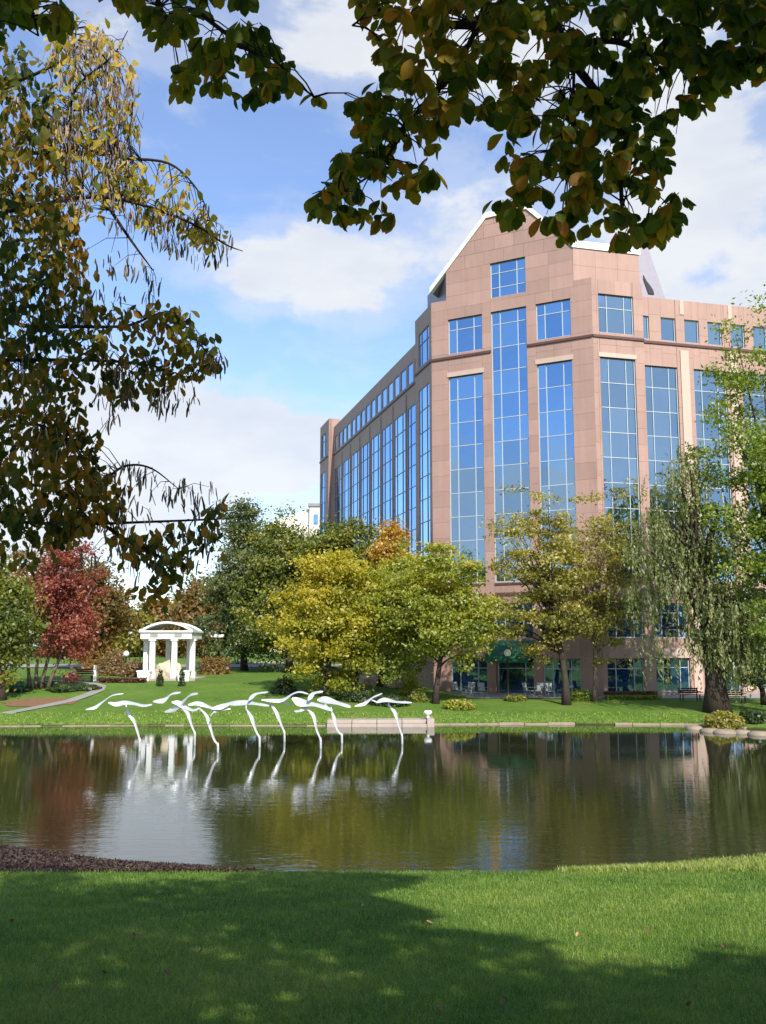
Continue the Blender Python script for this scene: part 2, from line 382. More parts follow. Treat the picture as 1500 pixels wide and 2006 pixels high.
# the paved terrace in front of the office building
mb = MB(); V = []
tx = np.arange(6, 44, 1.0)
for x in tx:
    for y in (70.3 - .0 * x, 76.5 + .12 * max(0, x - 16)):
        V.append((x, y, tz(x, y) + .035))
mb.poly(V, [(2 * i, 2 * i + 2, 2 * i + 3, 2 * i + 1) for i in range(len(tx) - 1)])
tag(mb.build('terrace_paving', M['path']), kind='structure')

# kerb stones along the far shore, one by one
kerb = bpy.data.objects.new('pond_kerb', None); COL.objects.link(kerb); tag(kerb, 'tan stone kerb running along the far edge of the pond', 'kerb')
rk = random.Random(3); x = -30.0
while x < 20.0:
    w = rk.uniform(1.0, 1.7); x2 = x + w
    if not (-2.9 < (x + x2) / 2 < 2.7):
        y1, y2 = float(YF(x)), float(YF(x2)); t = Vector((w, y2 - y1, 0)).normalized(); nrm = Vector((-t.y, t.x, 0))
        p0 = Vector((x, y1, 0)) + t * .012; p1 = Vector((x2, y2, 0)) - t * .012
        h = (.10 if x > 0 else .03) + rk.uniform(-.03, .03); f = rk.uniform(-.04, .04)
        if x > 7 and rk.random() < .25: h -= .1
        mb = MB(); A = [p0 - nrm * (.22 + f), p1 - nrm * (.22 + f), p1 + nrm * .3, p0 + nrm * .3]
        mb.hexa([(q.x, q.y, -.3) for q in A] + [(q.x, q.y, h) for q in A]); mb.build('kerb_stone', M['kerb'], kerb, .02)
    x = x2
# landing wall of pale concrete in the middle of the far shore
land = bpy.data.objects.new('landing_wall', None); COL.objects.link(land); tag(land, 'pale concrete landing wall at the waterline under the yellow tree', 'wall')
xa, xb = at(640, 1400, 58).x, at(836, 1400, 58).x
for i in range(4):
    a = xa + (xb - xa) * i / 4 + .012; b = xa + (xb - xa) * (i + 1) / 4 - .012
    mb = MB(); mb.box(a, b, 57.75, 58.5, -.4, .18); mb.build('base_block', M['concrete'], land, .02)
    mb = MB(); mb.box(a, b, 58.05, 59.6,   .18, .38 + .004 * i); mb.build('coping_slab', M['concrete'], land, .02)
mb = MB(); mb.box(xb - .0, xb + .42, 57.7, 59.6, -.4, .47); mb.build('end_pier', M['concrete'], land, .02)
# stones at the foot of the bank under the yellow bush
for i, (px_, py_) in enumerate([(1362, 1428), (1395, 1434), (1424, 1436), (1456, 1437), (1490, 1440)]):
    X, Y = gnd(px_, py_ - 1, .05); mb = MB(); w = .5 + .12 * (i % 3)
    mb.lathe([(w * .7, -.3), (w, -.02), (w * .9, .12 + .03 * (i % 2)), (w * .5, .2)], (X, Y + .25, 0), 9)
    o = mb.build('shore_rock', M['kerb']); tag(o, ['leftmost flat tan shore rock at the foot of the right bank', 'second flat shore rock from the left, below the edge of the bush', 'middle flat shore rock right under the yellow-green bush', 'flat shore rock between the yellow-green and the dark bush', 'rightmost flat shore rock at the picture edge'][i], 'rock', 'shore rocks below the bush')

# ------------------------------------------------------------------ office building
L0 = Vector((4.12, 79.78)); AC, AR, AL = -29., 15., 105.
def dirv(a): return Vector((math.cos(R(a)), math.sin(R(a))))
R0 = L0 + dirv(AC) * 13.97
BLD = empty('office_building', (12, 84, .9), 'tall pink stone office building with blue glass bays and a gabled corner tower', 'office building')
class Face:
    def __init__(s, o, ang, inward=0.):
        s.d = dirv(ang); s.n = Vector((s.d.y, -s.d.x)); s.o = o - s.n * inward; s.ang = ang
    def p(s, a, dep, z): q = s.o + s.d * a + s.n * dep; return Vector((q.x, q.y, z))
    def box(s, mb, a0, a1, d0, d1, z0, z1):
        mb.hexa([s.p(a0, d1, z0), s.p(a1, d1, z0), s.p(a1, d0, z0), s.p(a0, d0, z0), s.p(a0, d1, z1), s.p(a1, d1, z1), s.p(a1, d0, z1), s.p(a0, d0, z1)])
unit = bpy.data.meshes.new('panel'); 
_b = MB(); _b.box(-.5, .5, -.5, .5, -.5, .5); unit.from_pydata(_b.v, [], _b.f); unit.materials.append(M['stone'])
unitg = bpy.data.meshes.new('pane'); unitg.from_pydata(_b.v, [], _b.f); unitg.materials.append(M['glass'])
unitgl = bpy.data.meshes.new('pane_low'); unitgl.from_pydata(_b.v, [], _b.f); unitgl.materials.append(M['glass_low'])
NPANEL = [0]; REST = MB()
def slab(fc, name, me, parent, a0, a1, d0, d1, z0, z1, jit=0.):
    o = bpy.data.objects.new(name, me); c = fc.p((a0 + a1) / 2, (d0 + d1) / 2, (z0 + z1) / 2)
    o.location = c; o.scale = (a1 - a0, d1 - d0, z1 - z0)
    o.rotation_euler = (random.gauss(0, jit), 0, R(fc.ang) + random.gauss(0, jit)); link(o, parent); return o
def facade(fc, a_len, z0, z1, openings, detail, pw=1.75, ph=1.3, a_start=0.):
    """wall of stone panels round the openings; panels one by one while the count lasts"""
    S = sorted({a_start, a_len, *[o[0] for o in openings], *[o[1] for o in openings]})
    wall = MB()
    for a0, a1 in zip(S[:-1], S[1:]):
        if a1 - a0 < .01: continue
        cuts = sorted([(max(z0, o[2]), min(z1, o[3])) for o in openings if o[0] < a0 + .01 and o[1] > a1 - .01])
        z = z0; runs = []
        for c0, c1 in cuts:
            if c0 > z + .01: runs.append((z, c0))
            z = c1
        if z < z1 - .01: runs.append((z, z1))
        for r0, r1 in runs:
            fc.box(wall, a0, a1, -.38, -.06, r0, r1)
            nh = max(1, round((a1 - a0) / pw)); nv = max(1, round((r1 - r0) / ph)); j = .006
            for i in range(nh):
                for k in range(nv):
                    b = (a0 + (a1 - a0) * i / nh + j, a0 + (a1 - a0) * (i + 1) / nh - j, r0 + (r1 - r0) * k / nv + j, r0 + (r1 - r0) * (k + 1) / nv - j)
                    pr = random.uniform(-.004, .004)
                    if detail and NPANEL[0] < 300:
                        NPANEL[0] += 1; slab(fc, 'stone_panel', unit, BLD, b[0], b[1], -.058, pr, b[2], b[3])
                    else: fc.box(REST, b[0], b[1], -.058, pr, b[2], b[3])
    wall.build('wall', M['stone_wall'], BLD)
def window(fc, a0, a1, z0, z1, rows, cols=(.25, .745), depth=-.2, low=False, pieces=True, top_shade=True, mw=.055, fm='mull'):
    """one window: aluminium frame with its mullions, and the panes set in it"""
    mb = MB(); f = .06; dp0, dp1 = depth - .03, depth + .055
    for (b0, b1, c0, c1) in ((a0, a0 + f, z0, z1), (a1 - f, a1, z0, z1), (a0 + f, a1 - f, z0, z0 + f), (a0 + f, a1 - f, z1 - f, z1)):
        fc.box(mb, b0, b1, dp0, dp1, c0, c1)
    cs = [a0 + f] + [a0 + (a1 - a0) * c for c in cols] + [a1 - f]
    zs = [z0 + f] + [z for z in rows if z0 + .3 < z < z1 - .3] + [z1 - f]
    for c in cs[1:-1]: fc.box(mb, c - mw / 2, c + mw / 2, dp0, dp1 - .003, z0 + f, z1 - f)
    for z in zs[1:-1]:
        for c0, c1 in zip(cs[:-1], cs[1:]): fc.box(mb, c0 + mw / 2, c1 - mw / 2, dp0, dp1 - .006, z - mw / 2, z + mw / 2)
    w = mb.build('window', M[fm], BLD)
    if top_shade and depth < -.12:
        hb = MB(); fc.box(hb, a0 + .002, a1 - .002, depth + .06, -.07, z1 - .05, z1 - .004); hb.build('top_shade_strip', M['top_shade'], w)  # dark strip stands in for the shadow under the top of the opening
    pm = MB()
    for c0, c1 in zip(cs[:-1], cs[1:]):
        for q0, q1 in zip(zs[:-1], zs[1:]):
            if pieces: slab(fc, 'pane', unitgl if low else unitg, w, c0 - .01, c1 + .01, depth - .02, depth, q0 - .01, q1 + .01, R(.22))
            else:
                k = random.uniform(-.006, .006); k2 = random.uniform(-.004, .004)
                P = [fc.p(c0 - .01, depth + k, q0 - .01), fc.p(c1 + .01, depth - k, q0 - .01), fc.p(c1 + .01, depth - k + k2, q1 + .01), fc.p(c0 - .01, depth + k + k2, q1 + .01)]
                pm.prism(P, (-fc.n.x * .03, -fc.n.y * .03, 0))
    if pm.v: pm.build('panes', M['glass_low'] if low else M['glass'], w)
    bk = MB(); fc.box(bk, a0, a1, depth - .2, depth - .05, z0, z1); bk.build('backing', M['dark'], w)
    return w
ROW = [25.0 + 1.97 * k for k in range(-9, 5)]
ZC = 28.55
FC = Face(L0, AC); GZ0 = .5
bays = [(1.55, 4.67), (5.45, 8.55), (9.35, 12.25)]
opn = []
for i, (a, b) in enumerate(bays):
    if i == 1: opn += [(a, b, 9.7, 32.0), (a, b, 5.3, 8.02), (a, b, 1.0, 3.75)]
    else: opn += [(a, b, 9.7, 26.98), (a, b, 28.98, 32.0), (a, b, 5.3, 8.02), (a, b, 1.0, 3.72)]
facade(FC, 13.97, GZ0, 32.9, opn, True)
for i, (a, b) in enumerate(bays):
    if i == 1: window(FC, a, b, 9.7, 32.0, ROW)
    else:
        window(FC, a, b, 9.7, 26.98, ROW); window(FC, a, b, 28.98, 32.0, [31.05])
        mb = MB(); FC.box(mb, a - .12, b + .12, -.05, .05, 26.99, 27.38); mb.build('lintel', M['light_stone'], BLD)
    window(FC, a, b, 5.3, 8.02, [7.2], low=True)
    window(FC, a, b, 1.0, 3.75 if i == 1 else 3.72, [2.95], low=True, depth=-.45 if i == 1 else -.2)
    mb = MB(); FC.box(mb, a + .01, b - .01, -.03, .06, 8.6, 8.86); FC.box(mb, a + .01, b - .01, -.03, .05, 9.45, 9.62); mb.build('string_course', M['cornice'], BLD)
# gable of the corner tower
FT = FC; EV = 36.2; AP = 42.1; ZT = 40.2; gs0, gs1 = 1.42, 12.52; gm = (gs0 + gs1) / 2
facade(FC, gs1, 32.9, EV, [(5.45, 8.55, 33.2, 36.25)], True, a_start=gs0)
facade(FC, gs0, 32.9, 33.75, [], True); facade(FC, 13.97, 32.9, 33.4, [], True, a_start=gs1)
window(FC, 5.45, 8.55, 33.2, 36.2, [34.05, 35.3])
def clip(poly, f):
    o = []
    for i in range(len(poly)):
        a, b = poly[i], poly[(i + 1) % len(poly)]; fa, fb = f(a), f(b)
        if fa >= 0: o.append(a)
        if fa * fb < 0: t = fa / (fa - fb); o.append((a[0] + (b[0] - a[0]) * t, a[1] + (b[1] - a[1]) * t))
    return o
sl_ = (AP - EV) / (gm - gs0); z = EV; k = 0
while z < ZT - .2:
    z2 = min(z + 1.15, ZT); a = gs0 - (.8 if k % 2 else 0)
    while a < gs1:
        P = [(a + .011, z + .011), (a + 1.74, z + .011), (a + 1.74, z2 - .011), (a + .011, z2 - .011)]
        P = clip(P, lambda q: EV + (q[0] - gs0) * sl_ - q[1]); P = clip(P, lambda q: EV + (gs1 - q[0]) * sl_ - q[1]) if len(P) > 2 else []
        P = clip(P, lambda q: q[0] - gs0 - .005) if len(P) > 2 else []; P = clip(P, lambda q: gs1 - .005 - q[0]) if len(P) > 2 else []
        if len(P) > 2:
            mb = MB(); mb.prism([FC.p(q[0], random.uniform(-.003, .003), q[1]) for q in P], (-FC.n.x * .056, -FC.n.y * .056, 0))
            mb.build('gable_panel', M['stone'], BLD)
        a += 1.75
    z = z2; k += 1
mb = MB(); ht = (AP - ZT) / sl_
mb = MB(); mb.prism([FC.p(gs0, -.06, EV), FC.p(gs1, -.06, EV), FC.p(gm + ht, -.06, ZT), FC.p(gm - ht, -.06, ZT)], (-FC.n.x * .32, -FC.n.y * .32, 0)); mb.build('gable_wall', M['stone_wall'], BLD)
# white copings up both slopes of the gable, over the eaves
nrm3 = Vector((FC.n.x, FC.n.y, 0))
for sgn in (-1, 1):
    a_e = gs0 - 1.5 if sgn < 0 else gs1 + .1
    z_e = EV - 1.5 * sl_ if sgn < 0 else EV - .1 * sl_
    at_ = gm + sgn * ht
    P = [FC.p(a_e, .12, z_e + .02), FC.p(at_, .12, ZT + .02), FC.p(at_, .12, ZT + .5), FC.p(a_e, .12, z_e + .5)]
    mb = MB(); mb.prism(P, -nrm3 * .5); mb.build('coping', M['coping'], BLD)
    a_r = gs0 - 1.5 if sgn < 0 else gs1 + .1
    P = [FC.p(a_r, -.4, z_e + .1), FC.p(at_, -.4, ZT + .1), FC.p(at_, -.4, ZT + .4), FC.p(a_r, -.4, z_e + .4)]
    mb = MB(); mb.prism(P, -nrm3 * 9.0); mb.build('roof', M['roofmetal'] if sgn < 0 else M['coping'], BLD)
mb = MB(); mb.prism([FC.p(gm - ht + .01, .12, ZT + .02), FC.p(gm + ht - .01, .12, ZT + .02), FC.p(gm + ht - .01, .12, ZT + .5), FC.p(gm - ht + .01, .12, ZT + .5)], -nrm3 * 9.4); mb.build('ridge_roof', M['coping'], BLD)
# right return of the tower
FR = Face(R0, AR); TR = 4.45
facade(FR, TR, GZ0, 33.3, [(.58, 3.62, 9.7, 27.0), (.58, 3.62, 29.0, 32.15), (.55, 3.55, 5.3, 7.95), (.4, 3.46, 1.2, 3.75)], True)
window(FR, .58, 3.62, 9.7, 27.0, ROW); window(FR, .58, 3.62, 29.0, 32.15, [31.05])
window(FR, .55, 3.55, 5.3, 7.95, [7.2], low=True); window(FR, .4, 3.46, 1.2, 3.75, [3.0], low=True)
mb = MB(); FR.box(mb, .45, 3.75, -.05, .05, 27.01, 27.36); mb.build('lintel', M['light_stone'], BLD)
# left return of the tower (in shade)
LE = L0 + dirv(AL) * 4.75
FLt = Face(LE, AL + 180)
facade(FLt, 4.75, GZ0, 33.7, [(1.0, 4.1, 9.7, 27.0), (1.0, 4.1, 29.0, 32.1), (1.0, 4.1, 5.3, 8)], False)
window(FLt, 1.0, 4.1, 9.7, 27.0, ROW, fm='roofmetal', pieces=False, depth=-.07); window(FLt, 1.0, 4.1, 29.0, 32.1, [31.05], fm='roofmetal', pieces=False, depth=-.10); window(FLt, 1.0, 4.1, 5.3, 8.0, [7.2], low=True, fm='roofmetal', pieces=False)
# upper side walls of the attic
A1 = FC.p(gs1, 0, 0).to_2d(); FU = Face(A1, AR)
facade(FU, 5.9, 33.3, 36.15, [], False, a_start=.03)
mb = MB(); FU.box(mb, -.05, 6.0, -.5, .1, 36.16, 36.75); mb.build('coping', M['coping'], BLD)
A2 = FC.p(gs0, 0, 0).to_2d() + dirv(AL) * 5.2; FV = Face(A2, AL + 180)
mb = MB(); FV.box(mb, 0, 5.17, -.4, 0, 33.0, 36.0); mb.build('attic_side', M['roofmetal'], BLD)
# grey mansard slope behind the right parapet with a dark half-round vent
RO = R0 + dirv(AR) * TR
FM = Face(RO, AR, .9)
P0 = [FM.p(-.3, 0, 31.5), FM.p(3.0, 0, 31.5), FM.p(3.0, -6, 31.5), FM.p(-.3, -6, 31.5)]
P1 = [FM.p(-.3, -1.2, 37.6), FM.p(1.9, -1.2, 37.6), FM.p(1.9, -5, 37.6), FM.p(-.3, -5, 37.6)]
mb = MB(); mb.hexa(P0 + P1); ms = mb.build('mansard_roof', M['roofmetal'], BLD)
mb = MB(); c = 1.35
arc = [(c - .1, 33.0), (c + .42, 33.0), (c + .4, 33.35), (c + .2, 33.75), (c - .1, 34.2), (c - .3, 34.7), (c - .36, 34.3)]
mb.prism([FM.p(a, .02 - (z - 31.5) * 1.2 / 6.1 + .06, z) for a, z in arc], (-FM.n.x * .3, -FM.n.y * .3, 0)); mb.build('vent', M['dark'], ms)
# right wing
FW = Face(RO, AR, .35); WL = 46.
opn = []; nb = 10; bw = 4.45
for i in range(nb):
    a = .14 + bw * i
    opn += [(a, a + 2.98, 9.7, 26.75), (a, a + 2.98, 5.3, 7.95), (a, a + 2.95, 1.25, 3.74)]
sm = [(.1, .72)] + [(1.78 + 2.13 * i, 3.1 + 2.13 * i) for i in range(19)]
opn += [(a, b, 28.92, 30.82) for a, b in sm]
facade(FW, WL, GZ0, 32.4, opn, True)
for i in range(nb):
    a = .14 + bw * i; vis = i < 4
    window(FW, a, a + 2.98, 9.7, 26.75, ROW, pieces=vis); window(FW, a, a + 2.98, 5.3, 7.95, [7.2], low=True, pieces=vis); window(FW, a, a + 2.95, 1.25, 3.74, [3.05], low=True, pieces=vis)
    mb = MB(); FW.box(mb, a + 3.25, a + 4.0, 0.004, .09, 1.2, 28.2); mb.build('pilaster', M['light_stone'], BLD)
    mb = MB(); FW.box(mb, a + 3.4, a + 3.75, 0.004, .05, 31.2, 32.38); mb.build('parapet_pilaster', M['light_stone'], BLD)
    mb = MB(); FW.box(mb, a - .05, a + 3.05, 0.004, .10, 3.78, 4.5); mb.build('fascia', M['light_stone'], BLD)
for a, b in sm: window(FW, a, b, 28.92, 30.82, [], cols=(), pieces=True, top_shade=False)
# left wing and its end tower
FL_end = 42.5
LS = L0 + dirv(AL) * FL_end
FLw = Face(LS, AL + 180, .65); ll = FL_end - 4.75
opn = []; nb = 8; bw = (ll - .6) / nb; wins = []
for i in range(nb):
    a = .55 + bw * i; wins.append((a, a + 3.85)); opn += [(a, a + 3.85, 9.7, 26.75), (a, a + 3.85, 5.3, 7.95)]
    opn += [(a + j * bw / 2, a + 1.8 + j * bw / 2, 28.95, 30.9) for j in range(2)]
facade(FLw, ll, GZ0, 32.3, opn, False)
for i, (a, b) in enumerate(wins):
    window(FLw, a, b, 9.7, 26.75, ROW, fm='roofmetal', pieces=False, depth=-.07, top_shade=False); window(FLw, a, b, 5.3, 7.95, [7.2], low=True, fm='roofmetal', pieces=False, top_shade=False)
    for j in range(2): window(FLw, a + j * bw / 2, a + 1.8 + j * bw / 2, 28.95, 30.9, [], cols=(), depth=-.08, fm='roofmetal', pieces=False, top_shade=False)
    mb = MB(); FLw.box(mb, b + .2, b + .5, .004, .06, 1.2, 28.2); mb.build('pilaster', M['stone_wall'], BLD)
LT = L0 + dirv(AL) * (FL_end + 5.6)
FLe = Face(LT, AL + 180)
facade(FLe, 5.6, GZ0, 33.4, [(.7, 3.7, 9.7, 27.0), (.7, 3.7, 29.0, 32.0)], False)
window(FLe, .7, 3.7, 9.7, 27.0, ROW, fm='roofmetal', pieces=False, depth=-.07, top_shade=False); window(FLe, .7, 3.7, 29.0, 32.0, [31.05], fm='roofmetal', pieces=False, depth=-.10, top_shade=False)
FLf = Face(LS, AL - 90)          # the little return facing the camera
mb = MB(); FLf.box(mb, .0, 1.4, -.4, -.0, GZ0, 33.4); mb.build('return_wall', M['stone'], BLD)
FEc = Face(LT, AL - 45 + 180); facade(FEc, 0, GZ0, 33.4, [], False) if False else None
if REST.v: o = REST.build('stone_cladding', M['stone'], BLD); o['kind'] = 'stuff'
# cornice: a thin dark moulding, butted at the corners
for fc, a0, a1 in ((FC, 0, 5.45), (FC, 8.55, 13.97), (FR, .0, TR), (FW, .0, WL), (FLt, 0, 4.75), (FLw, 0, ll), (FLe, 0, 5.6)):
    mb = MB(); fc.box(mb, a0 + .002, a1 - .002, .005, .11, ZC, ZC + .2); mb.build('cornice', M['cornice'], BLD)
# body behind the facades and flat roof
def slabpoly(pts, z0, z1, name, mat):
    mb = MB(); mb.prism([(p.x, p.y, z0) for p in pts], (0, 0, z1 - z0)); return mb.build(name, mat, BLD)
ins = .9
rI = dirv(AR); lI = dirv(AL); nC = -FC.n
pa = L0 + nC * ins + lI * 1.0; pb = R0 + nC * ins + rI * 1.0
we = RO + rI * (WL - .2) + lI * 1.4; 
poly = [pb + lI * .9, we, we + lI * 14, RO + rI * 2 + lI * 16, L0 + lI * 46 + rI * 16, LT - lI * .3 + rI * 1.5, pa + rI * .9]
slabpoly(poly, .6, 31.6, 'core', M['roofgrey'])
slabpoly([pa + rI * 1.5 + nC * .5, pb - rI * .2 + nC * 1.0, pb + rI * 3 + lI * 6, pa + lI * 3.5 + rI * 6], 31.6, 35.7, 'attic_core', M['roofgrey'])
# green barrel awning over the entrance
a0, a1 = 5.2, 8.75; mb = MB(); prof = []
for i in range(7):
    t = i / 6 * PI / 2; prof.append((1.6 * math.sin(t), 3.75 + 1.35 * math.cos(t)))
V = []; 
for d, z in prof: V += [FC.p(a0, d + .02, z), FC.p(a1, d + .02, z)]
for d, z in prof: V += [FC.p(a0, d - .03 if d > .1 else .02, z - .06), FC.p(a1, d - .03 if d > .1 else .02, z - .06)]
n = len(prof)
fs = [(2 * i, 2 * i + 1, 2 * i + 3, 2 * i + 2) for i in range(n - 1)] + [(2 * n + 2 * i, 2 * n + 2 * i + 2, 2 * n + 2 * i + 3, 2 * n + 2 * i + 1) for i in range(n - 1)]
mb.poly(V, fs)
for a in (a0, a1):
    P = [FC.p(a, d + .02, z) for d, z in prof] + [FC.p(a, .02, 3.75)]
    mb.prism(P, Vector((FC.d.x, FC.d.y, 0)) * (.03 if a == a0 else -.03))
FC.box(mb, a0, a1, 1.6, 1.64, 3.42, 3.76)
mb.build('awning', M['awning'], BLD)

# pale building far behind on the left
PB = empty('pale_building', (at(560, 1200, 190).x, 190, tz(-20, 190)), 'pale low office block far behind the big green trees', 'building')
xr = at(616, 1000, 190).x; zt = at(600, 992, 190).z
mb = MB(); mb.box(xr - 1, xr + 4, 190, 215, 3, zt); mb.build('wall', M['pale_wall'], PB)
mb = MB(); mb.hexa([(xr - 10, 191, 3), (xr - 1.1, 191, 3), (xr - 1.1, 214, 3), (xr - 10, 214, 3), (xr - 10, 191, zt - 3.5), (xr - 1.1, 191, zt - .3), (xr - 1.1, 214, zt - .3), (xr - 10, 214, zt - 3.5)]); mb.build('wing', M['pale_wall'], PB)
mb = MB(); mb.box(xr - 1.3, xr + 4.3, 189.7, 215.3, zt, zt + .6); mb.build('roof_slab', M['roofmetal'], PB)
for k in range(3):
    mb = MB(); mb.box(xr - .2 + k * 1.4, xr + .7 + k * 1.4, 189.93, 189.99, zt - 3.6, zt - 1.6); mb.build('window', M['glass'], PB)

# ------------------------------------------------------------------ gazebo
GY_ = 79.0; gxc = at(335, 1300, GY_).x; gz = tz(gxc, GY_)
gaz = empty('garden_gazebo', (gxc, GY_, gz), 'white garden gazebo with square columns and a low arched roof', 'gazebo')
gw, gd = 2.2, 1.9; ch = 3.05
mb = MB(); mb.box(gxc - gw - .2, gxc + gw + .2, GY_ - gd - .5, GY_ + gd + .5, gz - .5, gz + .12); mb.build('plinth', M['concrete'], gaz, .02)
cols = [(-gw, -gd * .4), (-gw * .62, -gd), (gw * .36, -gd), (gw * .62, gd * .9), (gw, -gd * .4), (-gw * .36, gd)]
cols = [(-2.2, -.7), (-1.28, -1.9), (.78, -1.9), (1.28, 1.9), (2.2, -.7), (-.78, 1.9)]
cols = [(x * .84, y) for x, y in cols]
for x, y in cols:
    mb = MB(); X, Y = gxc + x, GY_ + y; z0 = gz + .12
    mb.box(X - .2, X + .2, Y - .2, Y + .2, z0 + .45, z0 + ch - .15)
    mb.box(X - .28, X + .28, Y - .28, Y + .28, z0 + ch - .15, z0 + ch); mb.box(X - .27, X + .27, Y - .27, Y + .27, z0, z0 + .45)
    mb.build('column', M['white'], gaz, .015)
z0 = gz + .12 + ch
ent = MB()
for (x0, x1, y0, y1) in ((-2.02, 2.02, -2.15, -1.65), (-2.02, 2.02, 1.65, 2.15), (-2.02, -1.6, -1.65, 1.65), (1.6, 2.02, -1.65, 1.65)):
    ent.box(gxc + x0, gxc + x1, GY_ + y0, GY_ + y1, z0, z0 + .52)
ent.build('entablature', M['white'], gaz, .01)
mb = MB(); 
for (x0, x1, y0, y1) in ((-2.12, 2.12, -2.3, -1.6), (-2.12, 2.12, 1.6, 2.3), (-2.12, -1.58, -1.6, 1.6), (1.58, 2.12, -1.6, 1.6)):
    mb.box(gxc + x0, gxc + x1, GY_ + y0, GY_ + y1, z0 + .52, z0 + .66)
mb.build('cornice', M['white'], gaz)
for k, cxm in enumerate((-.95, .95)):
    mb = MB(); mb.box(gxc + cxm - .3, gxc + cxm + .3, GY_ - 2.175, GY_ - 2.15, z0 + .12, z0 + .42); mb.build('medallion', M['roofgrey'], gaz)
def arch(x0, x1, zb, rise, n=14): return [(x0 + (x1 - x0) * i / n, zb + rise * math.sin(PI * i / n) ** .8) for i in range(n + 1)]
A = arch(-2.08, 2.08, z0 + .66, .72); B = arch(-1.9, 1.9, z0 + .60, .62)
for y in (-2.1, 1.9):
    mb = MB()
    for i in range(len(A) - 1):
        P = [(gxc + A[i][0], GY_ + y, A[i][1]), (gxc + A[i + 1][0], GY_ + y, A[i + 1][1]), (gxc + B[i + 1][0], GY_ + y, B[i + 1][1]), (gxc + B[i][0], GY_ + y, B[i][1])]
        mb.prism(P, (0, .2, 0))
    mb.build('arch', M['white'], gaz)
mb = MB(); V = []
for (x, z) in B:
    for y in (-1.85, 1.85): V.append((gxc + x, GY_ + y, z + .02))
for (x, z) in B:
    for y in (-1.85, 1.85): V.append((gxc + x, GY_ + y, z - .05))
n = len(B); fs = []
for i in range(n - 1): fs += [(2 * i, 2 * i + 2, 2 * i + 3, 2 * i + 1), (2 * n + 2 * i, 2 * n + 2 * i + 1, 2 * n + 2 * i + 3, 2 * n + 2 * i + 2)]
fs += [(2 * i, 2 * n + 2 * i, 2 * n + 2 * i + 2, 2 * i + 2) for i in range(n - 1)]
mb.poly(V, fs); mb.build('roof', M['roofgrey'], gaz)
# white planter boxes at the front corners and the pale fountain rock inside
for dx, lb in ((-1.5, 'white planter box at the left front foot of the gazebo'), (1.6, 'white planter box at the right front foot of the gazebo')):
    t = empty('planter_box', (gxc + dx, GY_ - 2.6, gz), lb, 'planter', 'planters before the gazebo')
    mb = MB(); X, Y = gxc + dx, GY_ - 2.6; mb.hexa([(X - .42, Y - .3, gz - .1), (X + .42, Y - .3, gz - .1), (X + .42, Y + .3, gz - .1), (X - .42, Y + .3, gz - .1), (X - .5, Y - .36, gz + .62), (X + .5, Y - .36, gz + .62), (X + .5, Y + .36, gz + .62), (X - .5, Y + .36, gz + .62)]); mb.build('box', M['white'], t, .02)
    mb = MB(); mb.box(X - .54, X + .54, Y - .4, Y + .4, gz + .62, gz + .74); mb.build('rim', M['white'], t, .01)
rr = random.Random(5); mb = MB()
bm = bmesh.new(); bmesh.ops.create_icosphere(bm, subdivisions=3, radius=1)
for v in bm.verts:
    k = 1 + .12 * math.sin(v.co.x * 5 + 1) * math.cos(v.co.z * 6) + .1 * math.sin(v.co.y * 7 + v.co.x * 3); v.co = Vector((v.co.x * 1.0 * k, v.co.y * .7 * k, v.co.z * .85 * k))
me = bpy.data.meshes.new('rock'); bm.to_mesh(me); bm.free(); M['rock'] = plain('pale_rock', (.55, .47, .34), .9, 0, .3, 1.5, .05); me.materials.append(M['rock'])
o = bpy.data.objects.new('fountain_rock', me); o.location = (gxc + .05, GY_ - 1.1, gz + .6); link(o); tag(o, 'pale tan boulder standing inside the white gazebo', 'rock')

# ------------------------------------------------------------------ bird sculptures in the pond
def bez(P, n=14):
    """smooth curve through the given points"""
    P = [Vector(p) for p in P]; o = []
    Q = [P[0] * 2 - P[1]] + P + [P[-1] * 2 - P[-2]]
    m = len(P) - 1; per = max(2, n // m)
    for i in range(1, m + 1):
        for k in range(per):
            t = k / per; a, b, c, d = Q[i - 1], Q[i], Q[i + 1], Q[i + 2]
            o.append(.5 * ((2 * b) + (c - a) * t + (2 * a - 5 * b + 4 * c - d) * t * t + (3 * b - 3 * c + d - a) * t ** 3))
    o.append(P[-1]); return o
def blade(name, spine, width, parent, depth=(0, 1, 0), lean=.6, thick=.035, blunt=.12):
    """a curved steel blade, pointed at both ends; its flat side is tilted towards the viewer's side by lean"""
    S = bez(spine, 16); n = len(S); mb = MB(); V = []
    D = Vector(depth)
    for i, p in enumerate(S):
        t = (S[min(i + 1, n - 1)] - S[max(i - 1, 0)]).normalized(); up = D.cross(t).normalized(); up = -up if up.z < 0 else up
        le = min(.97, max(.15, lean + .3 * math.sin(2 * PI * i / (n - 1) + .6))); wv = (up * le + D * math.sqrt(1 - le * le)).normalized(); nv = t.cross(wv).normalized()
        u = i / (n - 1); w = width * max(blunt, math.sin(PI * (u * .92 + .04)) ** .75) * .5 / max(lean, .3); h = thick * (.3 + .7 * math.sin(PI * u))
        V += [p + wv * w, p + nv * h + wv * w * .3, p + nv * h - wv * w * .3, p - wv * w, p - nv * h - wv * w * .3, p - nv * h + wv * w * .3]
    fs = []
    for i in range(n - 1):
        for j in range(6): fs.append((6 * i + j, 6 * i + (j + 1) % 6, 6 * i + 6 + (j + 1) % 6, 6 * i + 6 + j))
    fs += [tuple(range(6))[::-1], tuple(range(6 * n - 6, 6 * n))]
    mb.poly(V, fs, False); o = mb.build(name, M['steel'], parent); return o
def z1(x, y): return 150 + x / 4.286, 1330 + y / 4.286
def z2(x, y): return 480 + x / 4.054, 1330 + y / 4.054
